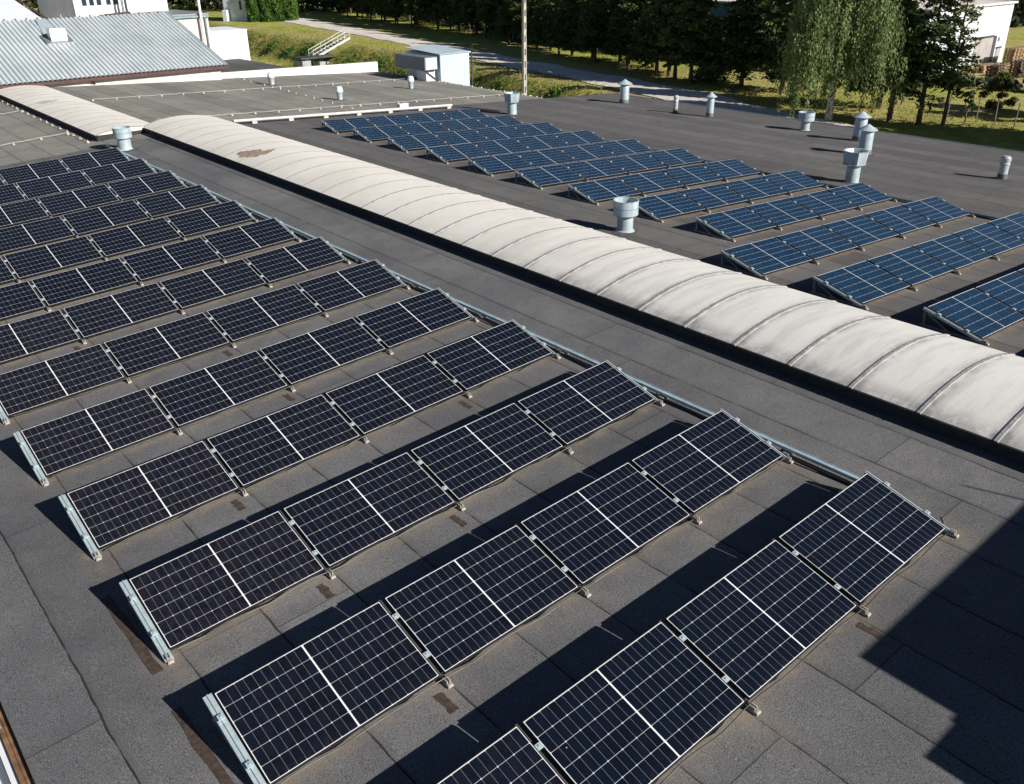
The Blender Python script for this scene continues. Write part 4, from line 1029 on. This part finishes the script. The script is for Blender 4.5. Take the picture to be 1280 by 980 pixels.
RT = [spruce(11.5, 2.5, 2.5, 51, 'needle', 11000, .165, .17, 1.6, .12), spruce(12.5, 2.3, 3.2, 52, 'needle', 9500, .165, .17, 1.5, .2)]
place('spruce_tree', RT[0], 52.7, 30.4, 'loose spruce with a leaning trunk right of the weeping birch', 'tree', TRG)
place('spruce_tree', RT[1], 53.0, 28.3, 'loose spruce between the leaning spruce and the sparse tall tree', 'tree', TRG)
TH = spruce(12.5, 1.7, 3.4, 53, 'leaf', 4200, .15, .13, .9, .35)
th = place('sparse_tree', TH, 53.6, 26.8, 'tall thin sparse tree standing in front of the white warehouse', 'tree', None, rz=1.0)
SAP = broad(3.4, .6, 1.2, 61, 'bright_leaf', 260, .16, .05, 9, 'bark_pale')
place('sapling', SAP, 54.9, 25.9, 'thin young sapling right of the sparse tall tree', 'tree', None)
RB = [broad(5.4, 2.5, .3, 71, 'leaf', 9000, .16, .1, 45), broad(4.2, 2.2, .2, 72, 'leaf', 7000, .15, .1, 36)]
place('dark_shrub', RB[0], 64.3, 23.2, 'tall dark shrub at the right photo edge before the pallets', 'shrub', 'dark shrubs in the right yard', sc=.85)
place('dark_shrub', RB[1], 64.2, 27.6, 'lower dark shrub left of the tall one, under the pallets', 'shrub', 'dark shrubs in the right yard', sc=.6)
place('dark_shrub', RB[0], 62.4, 20.4, 'dark shrub farthest right, half outside the photo', 'shrub', 'dark shrubs in the right yard')
# second row behind the fence
sec = []
y = 92.0
while y < 190: sec.append((interp(ROAD_R, y)+11.5+random.uniform(-1, 1.5), y)); y += random.uniform(4.0, 5.6)
for k, (x, y) in enumerate(sec):
    ms = SP[k % 3] if k % 3 else BR[k % 2]
    place('background_tree', ms, x, y, 'dark tree in the shaded second row, %s from the right' % ORD2[k], 'tree', 'second row of trees behind the road trees', sc=random.uniform(.98, 1.15))
# understory hedge in the shade behind the fence
def mass(name, label, boxes, n, size, mat, seed):
    rnd = np.random.default_rng(seed); P = []
    for (x0, y0, x1, y1, wd, h, m) in boxes:
        t = rnd.random(m); s_ = rnd.normal(0, wd, m); hh = h*(.55+.45*np.sin(t*37)*np.sin(t*91+1))
        x = x0+(x1-x0)*t+s_; y = y0+(y1-y0)*t+rnd.normal(0, .5, m)
        P.append(np.stack([x, y, np.array([gz(a, b_) for a, b_ in zip(x, y)])+hh*rnd.random(m)**.7], 1))
    P = np.concatenate(P); V, F = quads(P, size, rnd); return tag(link(name, np_mesh(name, V, F, M[mat])), label, 'vegetation', kind='stuff')
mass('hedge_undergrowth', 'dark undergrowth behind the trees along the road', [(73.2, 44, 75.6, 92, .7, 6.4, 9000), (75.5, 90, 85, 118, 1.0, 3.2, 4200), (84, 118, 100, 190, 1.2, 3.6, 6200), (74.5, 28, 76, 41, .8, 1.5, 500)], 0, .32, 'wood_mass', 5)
mass('far_wood', 'dark wood far behind the road trees', [(100, 175, 60, 240, 6, 17, 6000), (104, 120, 112, 190, 5, 15, 6000), (60, 240, -20, 250, 6, 15, 5000), (104, 95, 190, 60, 6, 12, 7000), (125, 62, 170, 55, 3, 9, 2500)], 0, .75, 'wood_mass', 6)
mass('bank_weeds', 'rough green and dry weeds covering the slope of the bank', [(interp(BANK, 48+i*4)-2.4, 48+i*4, interp(BANK, 52+i*4)-2.4, 52+i*4, 1.5, .24, 260) for i in range(26) if i != 16], 0, .13, 'bush', 8)
mass('bank_bushes', 'darker green low bushes scattered on the bank slope', [(interp(BANK, y)-q, y, interp(BANK, y+2.0)-q, y+2.0, .45, .7, 380) for y, q in ((50, 2.2), (56, 3.0), (60.5, 2.0), (66, 3.2), (71, 2.6), (76, 3.0), (80, 3.6), (92, 3.4), (99, 2.6), (107, 3.4), (121, 2.6), (126, 3.2), (133, 2.8))], 0, .14, 'thuja', 9)
mass('meadow_tufts', 'low grass tufts on the strip beside the road and under the trees', [(58, 46, 68, 78, 2.2, .22, 4200), (54, 22, 58, 46, 3.2, .22, 4200), (51, 58, 57, 100, 1.2, .16, 2600), (57, 100, 63, 150, 2.0, .18, 2600)], 0, .085, 'bush', 10)
for k, (x, y) in enumerate(((52.6, 16.2), (55.5, 17.5), (53.5, 11.0))):
    place('spruce_tree', SP[k], x, y, 'dark spruce beyond the right photo edge, its shadow reaching the roof eave, %s' % ('left one' if k == 0 else 'middle one' if k == 1 else 'right one'), 'tree', TRG, sc=.95)
# clipped thujas by the pump house
def thuja(seed):
    rnd = np.random.default_rng(seed); n = 5200; t = rnd.random(n); a = rnd.random(n)*6.283
    prof = 1.35*np.clip(np.sqrt(np.clip(1-((t-.28)/.74)**2, 0, 1)), .1, 1)*(1+.10*np.sin(a*5+t*13))
    r = prof*rnd.random(n)**.22; P = np.stack([np.cos(a)*r, np.sin(a)*r, .1+7.0*t], 1)
    V, F = quads(P, .26, rnd); return np_mesh('crown', V, F, M['thuja']), trunk_mesh(5.5, .15, M['bark'], .02, None, seed)
T_ = [thuja(81), thuja(82)]
for k, (x, y) in enumerate(((66.9, 165.6), (68.7, 164.2), (70.6, 163.2), (72.6, 162.2))):
    place('thuja_tree', T_[k % 2], x, y, '%s clipped green thuja column from the pale blue utility house' % NTH[k], 'tree', 'clipped thujas beside the utility house', sc=1.0)
# wire fence between the tree rows
fe = thing('wire_fence', 'old wire mesh fence on thin posts behind the road trees', 'fence')
fpts = [(55.5, 20), (57, 26), (60, 36), (64, 46), (67, 56), (69.5, 68), (72, 80), (75, 92), (79, 106), (83, 122)]
def fpos(t):
    k = min(len(fpts)-2, int(t)); q = t-k; a, b_ = fpts[k], fpts[k+1]; return a[0]+(b_[0]-a[0])*q, a[1]+(b_[1]-a[1])*q
pm_ = MB(); pm_.tube([(0, 0, -.2), (0, 0, 1.75)], .045, 6); pme = pm_.mesh('post', M['bark_pale'])
N = 36; b = MB()
for k in range(N+1):
    x, y = fpos(k*(len(fpts)-1.0001)/N); o = link('post', pme, fe); o.location = (x, y, gz(x, y)); o.rotation_euler = (R(random.gauss(0, 2)), R(random.gauss(0, 2)), 0)
for zz_ in (.25, .6, .95, 1.3, 1.6): b.tube([(fpos(k*(len(fpts)-1.0001)/N)[0], fpos(k*(len(fpts)-1.0001)/N)[1], gz(*fpos(k*(len(fpts)-1.0001)/N))+zz_) for k in range(N+1)], .008, 4)
b.build('mesh_wire', M['dark_steel'], fe)
